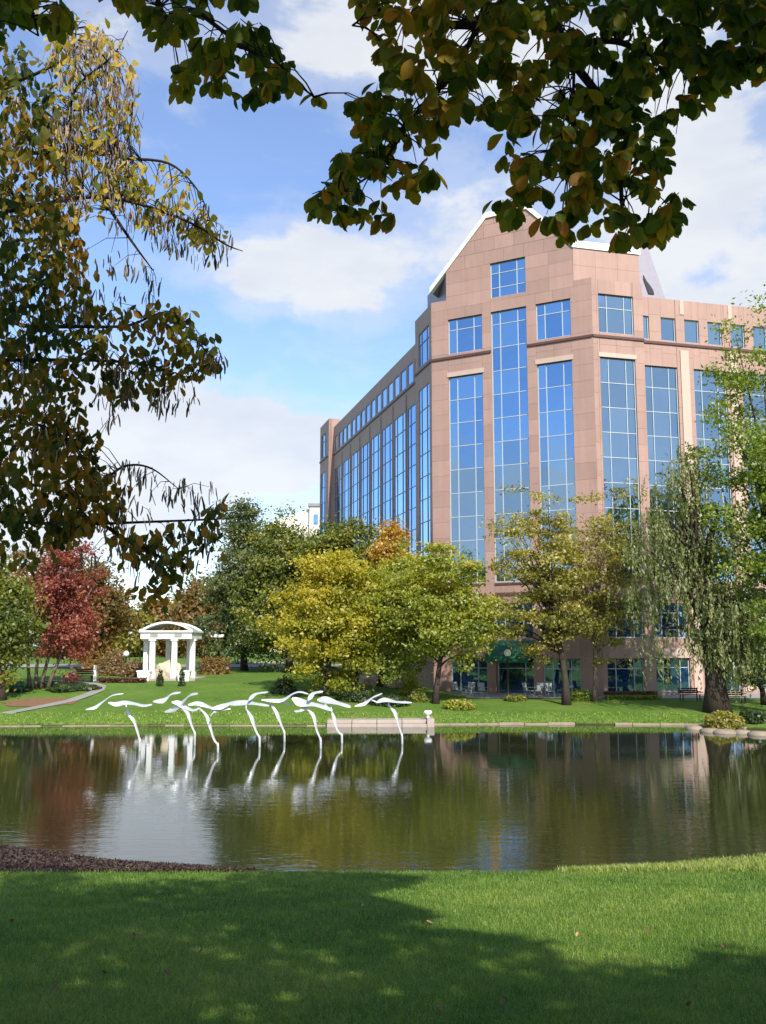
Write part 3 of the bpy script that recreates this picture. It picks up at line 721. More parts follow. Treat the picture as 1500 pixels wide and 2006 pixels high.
birds = [
 ('silver bird sculpture on a curved leg, alone at the left end of the flock', 1471, z1, [(415, 238), (432, 290), (478, 345), (508, 435), (530, 515)],
  [('wing', [(75, 257), (150, 240), (222, 190), (300, 138), (392, 123)], 22, 0, .9), ('wing', [(265, 197), (330, 213), (400, 200), (480, 207), (560, 225), (632, 215)], 34, -.5, -.1)]),
 ('silver bird sculpture second from the left with two raised wings', 1459, z1, [(885, 245), (935, 295), (962, 380), (992, 455)],
  [('wing', [(640, 190), (730, 180), (795, 128), (872, 113)], 34, .7, 1.3), ('wing', [(738, 278), (820, 252), (895, 188), (955, 135), (1018, 122)], 36, 0, -.9), ('body', [(800, 192), (860, 205), (925, 245), (985, 263), (1035, 240)], 34, .1, .3)]),
 ('silver bird sculpture third from the left with a long wavy body', 1474, z1, [(1035, 250), (1092, 315), (1122, 405), (1150, 500), (1186, 555)],
  [('body', [(935, 215), (1020, 205), (1100, 232), (1190, 258), (1290, 250)], 28, 0, .4), ('wing', [(1130, 250), (1230, 228), (1330, 192), (1420, 188)], 34, .2, .8), ('wing', [(1192, 262), (1150, 280), (1122, 312)], 22, -.2, -.8)]),
 ('silver bird sculpture in the middle with a short raised rear wing', 1464, z2, [(8, 238), (52, 312), (82, 402), (115, 468)],
  [('wing', [(-120, 205), (0, 188), (90, 198), (190, 213)], 34, 0, -.6), ('wing', [(25, 172), (85, 120), (182, 104)], 26, .3, 1.2)]),
 ('silver bird sculpture right of the middle with one long rising wing', 1453, z2, [(200, 195), (252, 275), (287, 362), (312, 425)],
  [('wing', [(130, 165), (220, 172), (300, 168), (375, 120), (435, 103), (502, 120)], 24, 0, .8), ('wing', [(265, 180), (310, 192), (362, 205)], 18, .3, 1.0)]),
 ('silver bird sculpture with a broad body crossed by an upright wing', 1466, z2, [(492, 235), (545, 300), (567, 400), (600, 482)],
  [('body', [(372, 152), (450, 190), (560, 205), (692, 248)], 52, 0, .3), ('wing', [(498, 172), (545, 115), (618, 100)], 34, .25, 1.1), ('wing', [(492, 212), (440, 250), (392, 258)], 28, -.2, -.9)]),
 ('silver bird sculpture with one broad white wing held level, second from the right', 1456.5, z2, [(682, 250), (710, 322), (732, 402), (768, 448)],
  [('wing', [(572, 165), (650, 168), (750, 196), (838, 222)], 46, 0, -.5), ('body', [(630, 200), (670, 228), (720, 236)], 20, .1, .3)]),
 ('silver bird sculpture flying alone at the right end of the flock', 1457.5, z2, [(1138, 203), (1192, 275), (1218, 362), (1246, 448)],
  [('wing', [(868, 217), (950, 195), (1012, 148), (1088, 115)], 22, 0, .9), ('body', [(1038, 187), (1110, 166), (1200, 182), (1322, 188)], 30, -.2, -.2), ('wing', [(1000, 165), (1040, 180), (1075, 190)], 10, .1, .2)])]
for lab, wy, zf, leg, blades in birds:
    sc_ = 4.286 if zf is z1 else 4.054
    Y = gnd(750, wy, 0)[1]; b0 = at(*zf(*leg[-1]), Y)
    t = empty('bird_sculpture', (b0.x, Y, 0), lab, 'sculpture', 'flock of steel birds over the pond')
    ppm = F / (Y * CT)
    top = at(*zf(*leg[0]), Y)
    P = [at(*zf(*q), Y) for q in leg]
    blade('leg', P, 25 / sc_ / ppm, t, lean=.75, thick=.03, blunt=.22)
    mb = MB(); mb.tube([P[-1] + Vector((-.03, 0, .1)), P[-1] + Vector((0, 0, -.05)), (P[-1].x + .02, Y, -.6)], .055, 8); mb.build('rod', M['steel'], t)
    mb = MB(); q = P[0]; h = at(*zf(leg[0][0], leg[0][1] - 32), Y); mb.tube([q + Vector((.02, 0, -.12)), q, h], [.05, .035, .03], 6); mb.build('pin', M['steel'], t)
    for nm, sp, w, dy, slope in blades:
        n = len(sp); P = []
        for i, q in enumerate(sp):
            yy = Y + dy + slope * (i / (n - 1) - .5); P.append(at(*zf(*q), yy))
        blade(nm, P, 1.0 * w / sc_ / ppm, t, lean=.62, thick=.016, blunt=.06)

# ------------------------------------------------------------------ lamps, benches, small things
def lamp(px_, py_, Y, label, r=.22, base=None, mat='iron'):
    c = at(px_, py_, Y); z0 = tz(c.x, Y) - .1
    t = empty('street_lamp', (c.x, Y, z0), label, 'lamp', 'globe lamps of the park')
    mb = MB(); mb.lathe([(.16, 0), (.16, .3), (.09, .4), (.06, .6), (.055, c.z - z0 - r - .12), (.11, c.z - z0 - r - .08), (.12, c.z - z0 - r * .8)], (c.x, Y, z0), 8); mb.build('post', M[mat], t)
    mb = MB(); mb.lathe([(r * math.sin(PI * i / 8) + .002, -r * math.cos(PI * i / 8)) for i in range(9)], (c.x, Y, c.z), 12); mb.build('globe', M['globe'], t)
lamp(994, 1279, 69.5, 'dark lamp post with a white globe before the green awning', .26)
lamp(213, 1236, 96, 'white globe lamp against the trees left of the gazebo, farthest left', .2)
lamp(255, 1239, 99, 'white globe lamp midway between the red tree and the gazebo', .2)
lamp(276, 1236, 90, 'white globe lamp close to the left corner of the gazebo roof', .2)
lamp(402, 1236, 92, 'white globe lamp close to the right corner of the gazebo roof', .2)
lamp(247, 1281, 84, 'low white globe lamp before the tan shrubs left of the gazebo', .26)
lamp(466, 1268, 104, 'small globe lamp standing in the shade above the low grey wall', .2)
c = at(838, 1391, 58.4); t = empty('bollard_light', (c.x, 58.4, .55), 'small white bowl light on the end of the landing wall', 'light')
mb = MB(); mb.lathe([(.1, 0), (.08, .12), (.05, .16)], (c.x, 58.4, .46), 10); mb.build('stem', M['white'], t)
mb = MB(); mb.lathe([(.08, 0), (.22, .12), (.25, .22), (.2, .3)], (c.x, 58.4, .61), 12); mb.build('bowl', M['globe'], t)
# white box sign on a post right of the gazebo
c = at(426, 1246, 92); z0 = tz(c.x, 92); t = empty('box_lamp', (c.x, 92, z0), 'white box lamp on a dark post right of the gazebo', 'lamp')
mb = MB(); mb.tube([(c.x, 92, z0 - .1), (c.x, 92, c.z - .12)], .08, 8); mb.build('post', M['iron'], t)
mb = MB(); mb.box(c.x - .62, c.x + .62, 91.7, 92.3, c.z - .14, c.z + .16); mb.build('lamp_box', M['globe'], t, .03)
# low grey wall far behind
a = at(440, 1298, 106); b = at(624, 1298, 106)
t = empty('low_wall', ((a.x + b.x) / 2, 106, a.z - .6), 'long low pale grey wall under the big trees behind the lawn', 'wall')
for i in range(6):
    x0 = a.x + (b.x - a.x) * i / 6 + .02; x1 = a.x + (b.x - a.x) * (i + 1) / 6 - .02
    mb = MB(); mb.box(x0, x1, 106, 106.5, tz(x0, 106) - .4, a.z + .12); mb.build('wall_block', M['concrete'], t, .02)
# road seen through the gazebo
mb = MB(); 
V = []; rx = np.arange(-60, 3, 3.)
for x in rx: V += [(x, 97, tz(x, 97) + .05), (x, 103, tz(x, 103) + .05)]
mb.poly(V, [(2 * i, 2 * i + 2, 2 * i + 3, 2 * i + 1) for i in range(len(rx) - 1)]); tag(mb.build('road', M['path']), kind='structure')
# dark bench between white posts at the left
X, Y = gnd(163, 1349, 1.45); z0 = tz(X, Y)
t = empty('garden_bench', (X, Y, z0), 'dark bench framed by two white posts beside the red tree', 'bench')
for s_ in (-1, 1):
    mb = MB(); mb.box(X + s_ * .85 - .1, X + s_ * .85 + .1, Y - .1, Y + .1, z0 - .1, z0 + (1.25 if s_ > 0 else .9)); mb.build('post', M['white'], t, .02)
mb = MB(); mb.box(X - .74, X + .74, Y - .28, Y + .2, z0 + .42, z0 + .48); mb.build('seat', M['wood'], t)
for k in range(3):
    mb = MB(); mb.box(X - .74, X + .74, Y + .2, Y + .24, z0 + .56 + .15 * k, z0 + .68 + .15 * k); mb.build('back_slat', M['wood'], t)
for s_ in (-.6, .6):
    mb = MB(); mb.box(X + s_ - .04, X + s_ + .04, Y - .24, Y + .16, z0 - .1, z0 + .42); mb.build('leg', M['wood'], t)
def bench(px_, py_, z, label, rz=0, mat='wood', w=1.5):
    X, Y = gnd(px_, py_, z); z0 = tz(X, Y) + .03
    t = empty('park_bench', (X, Y, z0), label, 'bench', 'benches by the pond', rz)
    def bx(nm, x0, x1, y0, y1, a, b):
        mb = MB(); mb.box(x0, x1, y0, y1, a, b); me = mb.build(nm, M[mat]); me.parent = t; return me
    for k in range(4): bx('seat_slat', -w / 2, w / 2, -.25 + .12 * k, -.15 + .12 * k, .42, .45)
    for k in range(3): bx('back_slat', -w / 2, w / 2, .25 + .02 * k, .28 + .02 * k, .52 + .13 * k, .62 + .13 * k)
    for s_ in (-1, 1):
        bx('leg', s_ * (w / 2 - .12) - .03, s_ * (w / 2 - .12) + .03, -.22, -.16, 0, .42); bx('leg', s_ * (w / 2 - .12) - .03, s_ * (w / 2 - .12) + .03, .2, .25, 0, .9)
        bx('armrest', s_ * (w / 2 - .06) - .04, s_ * (w / 2 - .06) + .04, -.24, .25, .62, .66)
bench(1352, 1372, .97, 'dark slatted bench between the ground floor windows and the willow trunk', .2)
bench(1440, 1374, .97, 'dark slatted bench just right of the willow trunk', .2)
bench(22, 1368, 1.1, 'dark green bench under the tree at the left edge', .3, 'awning')
def chair(px_, py_, label, rz):
    X, Y = gnd(px_, py_, .95); z0 = tz(X, Y) + .04
    t = empty('patio_chair', (X, Y, z0), label, 'chair', 'patio chairs before the entrance', rz)
    def pt(nm, f):
        mb = MB(); f(mb); o = mb.build(nm, M['chair']); o.parent = t
    pt('seat', lambda m: m.box(-.27, .27, -.27, .25, .40, .45)); pt('backrest', lambda m: m.hexa([(-.27, .25, .45), (.27, .25, .45), (.27, .3, .45), (-.27, .3, .45), (-.27, .4, 1.0), (.27, .4, 1.0), (.27, .45, 1.0), (-.27, .45, 1.0)]))
    for sx in (-.24, .24):
        for sy in (-.24, .24): pt('leg', lambda m: m.box(sx - .025, sx + .025, sy - .025, sy + .025, 0, .4))
        pt('armrest', lambda m: m.box(sx * 1.2 - .03, sx * 1.2 + .03, -.25, .3, .64, .68))
for px_, py_, lb, rz in ((896, 1366, 'grey patio chair left of the yellow-green tree trunk shadow', .6), (920, 1365, 'grey patio chair nearest the left pier of the entrance', -.5), (946, 1366, 'grey patio chair just left of the entrance doors', .3),
                         (1036, 1366, 'pale patio chair right of the lamp post before the entrance', .9), (1056, 1366, 'pale patio chair close to the dark trunk by the entrance', -.4), (1078, 1367, 'pale patio chair right against the dark double trunk', .2)):
    chair(px_, py_, lb, rz)
# pale garden wall with a pink lower course, glimpsed under the yellow tree
a = at(700, 1340, 75); b = at(744, 1340, 75); z0 = tz(a.x, 75)
t = empty('garden_wall', (a.x, 75, z0), 'pale garden wall with a sloping top under the yellow tree', 'wall')
zt = at(700, 1300, 75).z
mb = MB(); mb.prism([(a.x, 75, z0 - .3), (b.x, 75, z0 - .3), (b.x, 75, at(0, 1322, 75).z), (b.x - .5, 75, zt), (a.x + .3, 75, zt + .05), (a.x, 75, at(0, 1318, 75).z)], (0, .5, 0)); mb.build('upper_wall', M['pale_wall'], t)
for i in range(5):
    x0 = at(712 + 16 * i, 1340, 74).x; x1 = at(727 + 16 * i, 1340, 74).x
    mb = MB(); mb.box(x0, x1, 74, 74.4, z0 - .3, at(0, 1330 - 3 * (i % 2), 74).z); mb.build('wall_stone', M['light_stone' if i % 2 else 'stone'], t, .02)

# ------------------------------------------------------------------ trees
def ellipsoid_pts(rng, n, power=.42):
    d = rng.normal(size=(n, 3)); d /= np.linalg.norm(d, axis=1)[:, None]
    return d, rng.random(n) ** power
def leaf_quads(rng, C, size, nb, asp=.55, along=None):
    """diamond leaves at C; nb biases the normals"""
    n = len(C); N = rng.normal(size=(n, 3)) + nb; N /= np.linalg.norm(N, axis=1)[:, None]
    T = rng.normal(size=(n, 3)) if along is None else along + rng.normal(size=(n, 3)) * .25
    T -= N * (T * N).sum(1)[:, None]; T /= np.linalg.norm(T, axis=1)[:, None]
    B = np.cross(N, T); s = (size * (.6 + .8 * rng.random(n)))[:, None]
    V = np.stack([C - T * s * .5, C + B * s * asp * .5 - T * s * .05, C + T * s * .5, C - B * s * asp * .5 - T * s * .05], 1).reshape(-1, 3)
    return V, np.arange(4 * n).reshape(-1, 4)
FOL = {}
def fol(name, *stops, trans=.5): FOL[name] = leafmat('leaves_' + name, stops, trans); return FOL[name]
fol('green', (0.054, 0.085, 0.009), (0.135, 0.179, 0.020), (0.255, 0.273, 0.032), (0.404, 0.320, 0.046))
fol('bright', (.08, .14, .012), (.17, .26, .022), (.27, .34, .03), (.37, .38, .05))
fol('yellow', (.17, .20, .014), (.33, .33, .016), (.47, .41, .02), (.58, .46, .035))
fol('yellowgreen', (0.108, 0.161, 0.016), (0.242, 0.296, 0.025), (0.395, 0.403, 0.033), (0.575, 0.502, 0.043))
fol('orange', (0.251, 0.161, 0.027), (0.502, 0.287, 0.036), (0.600, 0.395, 0.053), (0.600, 0.538, 0.072))
fol('red', (0.111, 0.029, 0.018), (0.260, 0.065, 0.042), (0.403, 0.111, 0.065), (0.390, 0.195, 0.065))
fol('rust', (0.119, 0.095, 0.024), (0.218, 0.150, 0.032), (0.336, 0.188, 0.048), (0.435, 0.227, 0.065))
fol('bluegreen', (0.052, 0.079, 0.023), (0.117, 0.160, 0.048), (0.207, 0.235, 0.081), (0.338, 0.301, 0.113))
fol('olive', (0.108, 0.126, 0.025), (0.251, 0.242, 0.036), (0.395, 0.359, 0.051), (0.538, 0.430, 0.072))
fol('willow', (.12, .16, .055), (.21, .26, .085), (.31, .335, .13), (.38, .38, .18))
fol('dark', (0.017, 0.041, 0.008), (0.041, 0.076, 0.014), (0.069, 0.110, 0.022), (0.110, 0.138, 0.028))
fol('tan', (0.138, 0.097, 0.041), (0.248, 0.166, 0.069), (0.331, 0.207, 0.083), (0.359, 0.262, 0.124))
fol('hedge', (0.072, 0.033, 0.022), (0.134, 0.062, 0.036), (0.198, 0.090, 0.053), (0.179, 0.126, 0.053))
TREE_N = [0]
def make_tree(name, label, Y, cx, top, bot, hw, mat, trunk_px=None, base=None, n_cl=90, per=110, ls=.30, flat=.6, tr=.22, barkm='bark_dark', limbs=14, rc=.75,
              droop=0., stems=1, group=None, cat='tree', power=.42, egg=.15, asp=.55, tintdir=None, X=None, seed=None, dens=1.):
    n_cl = int(n_cl * (1.3 if droop == 0 else 1.6)); per = int(per * dens * (1.6 if droop == 0 else 1.0)); ls *= .93; rc *= 1.1
    TREE_N[0] += 1; rng = np.random.default_rng(100 + TREE_N[0] if seed is None else seed)
    pc = at(cx, (top + bot) / 2, Y); ztop = at(cx, top, Y).z; zbot = at(cx, bot, Y).z; rx = hw * Y * CT / F
    bx_ = at(trunk_px, 1300, Y).x if trunk_px is not None else pc.x
    bz = tz(bx_, Y) - .1
    t = empty(name, (bx_, Y, bz), label, cat, group)
    cen = np.array([pc.x, Y, (ztop + zbot) / 2]); rz = (ztop - zbot) / 2; ry = rx * .9
    d, r = ellipsoid_pts(rng, n_cl, power)
    ph = rng.random(6) * 6.28; lump = 1 + .16 * np.sin(3 * d[:, 0] + ph[0]) * np.cos(4 * d[:, 2] + ph[1]) + .14 * np.sin(5 * d[:, 1] + 4 * d[:, 2] + ph[2]) + rng.normal(size=n_cl) * .05
    zz = d[:, 2] * r; wid = 1 - egg * zz
    cl = cen + np.stack([d[:, 0] * r * lump * rx * wid, d[:, 1] * r * lump * ry * wid, zz * rz * np.clip(lump, .8, 1.08)], 1)
    cl[:, :2] -= (cl[:, :2] - cen[:2]) * 0.08
    # trunk and limbs
    wood = MB(); zc = zbot + (ztop - zbot) * .62
    forks = []
    for s_ in range(stems):
        ox = (s_ - (stems - 1) / 2) * tr * 1.6; P = []; rad = []
        lx = (s_ - (stems - 1) / 2) * rx * .35
        for i in range(8):
            u = i / 7; P.append(Vector((bx_ + ox + lx * u + (pc.x - bx_) * u ** 1.4 + .12 * rx * .3 * math.sin(u * 5 + ph[3] + s_), Y + .1 * rx * math.sin(u * 4 + ph[4] + s_) * u, bz + (zc - bz) * u)))
            rad.append(tr / math.sqrt(stems) * (1.35 - .35 * min(1, u * 8) if u < .13 else 1.0) * (1 - .82 * u))
        wood.tube(P, rad, 8); forks.append((P, rad))
    order = rng.permutation(n_cl)[:limbs]
    for k in order:
        P, rad = forks[k % len(forks)]; e = Vector(cl[k]); u = .25 + .6 * min(1, max(0, (e.z - zbot) / max(.1, ztop - zbot))) * rng.uniform(.6, 1.)
        f = u * 7; i = min(6, int(f)); st = P[i].lerp(P[i + 1], f - i); r0 = rad[i] * .55
        mid = st.lerp(e, .5) + Vector((0, 0, .12 * (e - st).length if droop == 0 else .2 * (e - st).length)) + Vector(rng.normal(size=3)) * .12 * rx * .3
        q1 = st.lerp(mid, .5) + Vector(rng.normal(size=3)) * .05; q2 = mid.lerp(e, .5) + Vector(rng.normal(size=3)) * .08
        wood.tube([st, q1, mid, q2, e], [r0, r0 * .75, r0 * .5, r0 * .32, r0 * .12], 5, False)
    wood.build('trunk', M[barkm], t)
    # leaves
    npc = np.maximum(6, (per * (.6 + .8 * rng.random(n_cl))).astype(int)); ci = np.repeat(np.arange(n_cl), npc); n = len(ci)
    g_ = rng.normal(size=(n, 3)); g_ *= (.35 + .65 * rng.random(n) ** .5)[:, None] / np.maximum(np.linalg.norm(g_, axis=1), .2)[:, None]
    csz = rc * (.65 + .7 * rng.random(n_cl))[ci]
    loose = np.where(rng.random(n) < .28, 1.9, 1.0)[:, None]
    C = cl[ci] + g_ * csz[:, None] * loose * np.array([1, 1, flat])
    along = None
    if droop > 0:
        ns = 9; sid = rng.integers(0, ns, n) + ci * ns; so_ = rng.normal(size=(n_cl * ns, 3)) * rc * .55
        C = cl[ci] + so_[sid] * np.array([1, 1, .4]); hang = rng.random(n) * droop * (.5 + rng.random(n_cl * ns)[sid])
        C[:, 2] -= hang; sway = rng.normal(size=(n_cl * ns, 2)) * .12
        C[:, :2] += sway[sid] * hang[:, None] + rng.normal(size=(n, 2)) * .05
        along = np.tile(np.array([0, 0, -1.]), (n, 1))
    C[:, 2] = np.maximum(C[:, 2], bz + .15)
    outw = (C - cen) / np.array([rx, ry, rz]); nb = outw * .7 + np.array([0, 0, .55])
    V, Qd = leaf_quads(rng, C, ls, nb, asp, along)
    ct = rng.normal(size=n_cl) * .13
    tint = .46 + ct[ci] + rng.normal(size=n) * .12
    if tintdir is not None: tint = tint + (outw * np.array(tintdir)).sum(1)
    o = arr_mesh('crown', V, Qd, FOL[mat], t, np.clip(tint, 0.02, .98)); return t

W = 'trees behind the lawn'
# far backdrop: every tree its own
far = [(-95, 1150, 'dark', 62), (-30, 1120, 'green', 58), (40, 1085, 'rust', 60), (100, 1075, 'dark', 55), (160, 1105, 'green', 52), (214, 1150, 'rust', 44), (262, 1188, 'olive', 40), (305, 1178, 'rust', 40), (342, 1168, 'olive', 36),
       (385, 1128, 'rust', 38), (430, 1110, 'dark', 44), (590, 1105, 'green', 60), (660, 1110, 'dark', 60), (720, 1120, 'green', 60)]
nm = {'dark': 'dark green', 'green': 'mid green', 'rust': 'rust brown', 'olive': 'olive brown'}
plc = ['beyond the left edge', 'at the far left behind the bright green tree', 'over the top left of the red tree', 'directly behind the red tree', 'right of the red tree top', 'left of the pale sky gap', 'under the left part of the sky gap', 'behind the middle of the gazebo roof',
       'behind the right half of the gazebo', 'just right of the gazebo roof', 'left behind the big blue-green tree', 'behind the yellow tree on its left', 'behind the middle of the yellow tree', 'behind the yellow tree on its right']
for (cx_, tp, m_, hw_), pl in zip(far, plc):
    make_tree('far_tree', f'{nm[m_]} distant autumn tree {pl}', 128 + 3 * (cx_ % 7), cx_, tp, 1290, hw_, m_, n_cl=70, per=50, ls=.62, rc=1.3, limbs=6, tr=.3, group=W)
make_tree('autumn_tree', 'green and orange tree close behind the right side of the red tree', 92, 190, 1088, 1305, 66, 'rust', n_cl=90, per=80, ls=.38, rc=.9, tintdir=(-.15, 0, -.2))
make_tree('green_tree', 'bright green tree with a dark trunk cut by the left edge', 66, 4, 1085, 1330, 62, 'green', trunk_px=6, n_cl=75, per=110, tr=.36)
make_tree('red_tree', 'red-leaved tree with several thin stems left of the gazebo', 71, 122, 1040, 1325, 76, 'red', trunk_px=78, n_cl=120, per=130, ls=.24, rc=.62, stems=4, tr=.3, barkm='bark_grey', limbs=20, egg=.25, dens=0.75)
make_tree('bluegreen_tree', 'tall blue-green tree with rust pods at its top right of the gazebo', 92, 482, 958, 1300, 80, 'bluegreen', n_cl=150, per=110, ls=.32, rc=.85, egg=.38, tr=.3)
make_tree('broad_tree', 'large broad green tree between the gazebo and the yellow tree', 88, 565, 1008, 1305, 104, 'green', n_cl=170, per=110, ls=.32, rc=.95, tr=.35, egg=.05)
make_tree('round_tree', 'round dark green tree in front of the building, above the yellow tree', 84, 676, 1002, 1260, 100, 'green', n_cl=140, per=100, ls=.32, rc=.9)
make_tree('orange_tree', 'small orange-yellow tree peeking out beside the round green tree top', 79, 764, 1020, 1170, 38, 'orange', n_cl=55, per=80, ls=.28, rc=.6)
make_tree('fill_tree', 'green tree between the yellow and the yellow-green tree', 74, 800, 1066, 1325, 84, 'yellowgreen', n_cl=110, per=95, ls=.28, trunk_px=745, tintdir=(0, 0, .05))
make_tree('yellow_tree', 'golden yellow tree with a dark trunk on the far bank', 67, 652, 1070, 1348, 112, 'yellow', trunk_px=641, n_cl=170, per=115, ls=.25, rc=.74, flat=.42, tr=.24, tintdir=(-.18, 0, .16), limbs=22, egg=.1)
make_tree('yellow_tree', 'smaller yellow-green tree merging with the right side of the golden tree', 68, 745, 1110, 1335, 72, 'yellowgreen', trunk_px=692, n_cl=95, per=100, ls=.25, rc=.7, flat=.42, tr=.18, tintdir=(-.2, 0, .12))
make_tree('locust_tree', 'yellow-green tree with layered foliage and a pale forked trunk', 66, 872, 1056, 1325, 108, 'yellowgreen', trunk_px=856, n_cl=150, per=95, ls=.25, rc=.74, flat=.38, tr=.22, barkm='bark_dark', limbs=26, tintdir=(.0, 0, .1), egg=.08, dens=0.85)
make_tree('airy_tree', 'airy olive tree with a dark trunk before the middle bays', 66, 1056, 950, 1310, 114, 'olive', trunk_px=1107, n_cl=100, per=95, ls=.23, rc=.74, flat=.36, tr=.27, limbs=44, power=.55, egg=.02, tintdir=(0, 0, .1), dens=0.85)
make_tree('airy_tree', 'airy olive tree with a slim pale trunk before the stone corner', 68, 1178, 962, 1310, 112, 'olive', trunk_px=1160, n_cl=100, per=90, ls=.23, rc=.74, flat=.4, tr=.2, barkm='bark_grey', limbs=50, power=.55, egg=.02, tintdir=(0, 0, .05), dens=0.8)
make_tree('willow_tree', 'grey-green weeping willow with a thick dark trunk by the water', 62, 1335, 858, 1300, 124, 'willow', trunk_px=1404, n_cl=95, per=120, ls=.28, rc=1.15, droop=1.5, tr=.74, limbs=34, asp=.34, power=.5, barkm='bark_dark', dens=1.25)
make_tree('right_tree', 'tall bright green tree filling the right edge beside the willow', 60, 1490, 600, 1330, 138, 'bright', trunk_px=1560, n_cl=150, per=85, ls=.26, rc=.85, flat=.5, tr=.45, limbs=40, power=.5, tintdir=(0, 0, .12), dens=1.05)
make_tree('willow_tree', 'short drooping willow growth hanging round the thick dark trunk', 61.5, 1436, 1140, 1322, 78, 'willow', trunk_px=1406, n_cl=60, per=120, ls=.28, rc=.9, droop=1.3, tr=.3, asp=.34, limbs=14, dens=1.1)
make_tree('dark_tree', 'dark shaded tree behind the willow trunk at the right edge', 66, 1480, 1130, 1350, 62, 'dark', trunk_px=1492, n_cl=60, per=90, ls=.3, dens=0.6)
# trees that stand outside the picture but show in the glass
for i, (x, y, h, w_, m_) in enumerate([(56, 26, 24, 6.5, 'dark'), (64, 34, 27, 7, 'green'), (50, 14, 21, 6, 'dark'), (72, 18, 24, 7, 'green'), (-46, 34, 14, 6, 'green'), (-54, 22, 16, 7, 'yellowgreen'), (-40, 12, 13, 5.5, 'dark'), (-62, 44, 15, 7, 'rust')]):
    rng = np.random.default_rng(50 + i); z0 = tz(x, y); t = empty('park_tree', (x, y, z0 - .1), f"{'tall' if i < 4 else 'broad'} park tree {['near', 'far', 'nearest', 'farthest'][i % 4]} in the row on the {'right' if i < 4 else 'left'} bank outside the picture", 'tree', 'park trees reflected in the glass')
    mb = MB(); mb.tube([(x, y, z0 - .2), (x + .2, y, z0 + h * .35), (x, y + .2, z0 + h * .8)], [.5, .35, .08], 8); mb.build('trunk', M['bark_dark'], t)
    d, r = ellipsoid_pts(rng, 5200, .5); C = np.array([x, y, z0 + h * .56]) + d * r[:, None] * np.array([w_, w_, h * .44]) * (1 + .18 * np.sin(4 * d[:, :1] + 5 * d[:, 2:] + i))
    V, Qd = leaf_quads(rng, C, 1.0, d * .6); arr_mesh('crown', V, Qd, FOL[m_], t, rng.random(len(Qd)))

def shrub(label, Y, cx, top, bot, hw, mat, name='shrub', n=1500, ls=.14, flat=False, cat='shrub'):
    TREE_N[0] += 1; rng = np.random.default_rng(400 + TREE_N[0]); pc = at(cx, bot, Y); zb = tz(pc.x, Y); zt_ = at(cx, top, Y).z; rx = hw * Y * CT / F
    t = empty(name, (pc.x, Y, zb), label, cat); h = max(.3, zt_ - zb)
    if flat: C = np.stack([pc.x + rng.uniform(-rx, rx, n), Y + rng.uniform(-.5, .5, n), zb + h * rng.random(n) ** .7 * (.85 + .15 * rng.random(n))], 1); outw = rng.normal(size=(n, 3)) * .3
    else:
        d, r = ellipsoid_pts(rng, n, .33); d[:, 2] = np.abs(d[:, 2]); ph = rng.random(3) * 6
        lump = 1 + .15 * np.sin(4 * d[:, 0] + ph[0]) * np.cos(5 * d[:, 1] + ph[1]) + .1 * np.sin(7 * d[:, 2] + ph[2]); C = np.array([pc.x, Y, zb]) + d * (r * lump)[:, None] * np.array([rx, min(rx, 1.4), h]); outw = d
    V, Qd = leaf_quads(rng, C, ls * 1.4, outw * .8 + np.array([0, 0, .4]))
    mb = MB()
    for k in range(5):
        e = C[rng.integers(0, n)]; mb.tube([(pc.x + rng.uniform(-.15, .15), Y, zb - .05), tuple((e + np.array([pc.x, Y, zb])) / 2), tuple(e)], [.03, .02, .006], 4, False)
    mb.build('stem', M['bark_dark'], t)
    arr_mesh('foliage', V, Qd, FOL[mat], t, np.clip(.5 + rng.normal(size=n) * .2, 0, 1))
shrub('tan autumn shrub left of the gazebo behind the hedge', 84, 222, 1280, 1330, 34, 'tan', n=2200, ls=.17)
shrub('tan rusty shrub touching the left side of the gazebo', 82, 262, 1288, 1332, 26, 'tan', n=1700, ls=.17)
shrub('brown-green shrub right of the gazebo', 86, 420, 1284, 1312, 34, 'rust', n=1800, ls=.17)
shrub('low dark red hedge left of the gazebo front', 74.5, 238, 1328, 1345, 46, 'hedge', 'hedge', 2600, .13, True, 'hedge')
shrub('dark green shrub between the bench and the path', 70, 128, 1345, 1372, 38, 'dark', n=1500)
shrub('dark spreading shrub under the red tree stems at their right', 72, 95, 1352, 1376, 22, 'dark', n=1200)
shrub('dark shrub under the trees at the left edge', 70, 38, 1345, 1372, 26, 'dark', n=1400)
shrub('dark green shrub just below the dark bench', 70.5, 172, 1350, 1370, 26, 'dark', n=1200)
shrub('dark green round shrub on the lawn below the big trees', 69, 556, 1326, 1358, 26, 'dark', n=1800, ls=.13)
shrub('yellow-green bush on the bank below the willow trunk', 57.6, 1420, 1390, 1428, 40, 'olive', n=2600, ls=.13)
shrub('dark bush at the right edge of the bank', 57.4, 1478, 1392, 1430, 28, 'dark', n=1600, ls=.13)
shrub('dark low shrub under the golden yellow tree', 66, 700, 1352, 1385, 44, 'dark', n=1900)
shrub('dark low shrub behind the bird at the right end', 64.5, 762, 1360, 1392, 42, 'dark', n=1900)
shrub('small yellow shrub beside the pale garden wall', 70, 806, 1318, 1358, 24, 'yellowgreen', n=1300)
shrub('low green shrub left of the forked trunk', 67, 818, 1352, 1380, 22, 'green', n=1200)
shrub('tan-green low plants right of the forked trunk', 63.5, 898, 1368, 1392, 34, 'yellowgreen', n=1500, ls=.12)
shrub('dark low shrub before the terrace right of the lamp post', 68.5, 1010, 1360, 1378, 24, 'green', n=1200, ls=.12)
shrub('light green low shrub between the two airy trees', 69, 1140, 1352, 1374, 30, 'bright', n=1500, ls=.12)
shrub('dark clipped hedge under the first ground floor window', 71, 1235, 1354, 1368, 50, 'hedge', 'hedge', 2200, .12, True, 'hedge')
shrub('light green low edging plants before the dark hedge', 69.5, 1240, 1362, 1376, 52, 'bright', 'edging', 1800, .1, True, 'plants')
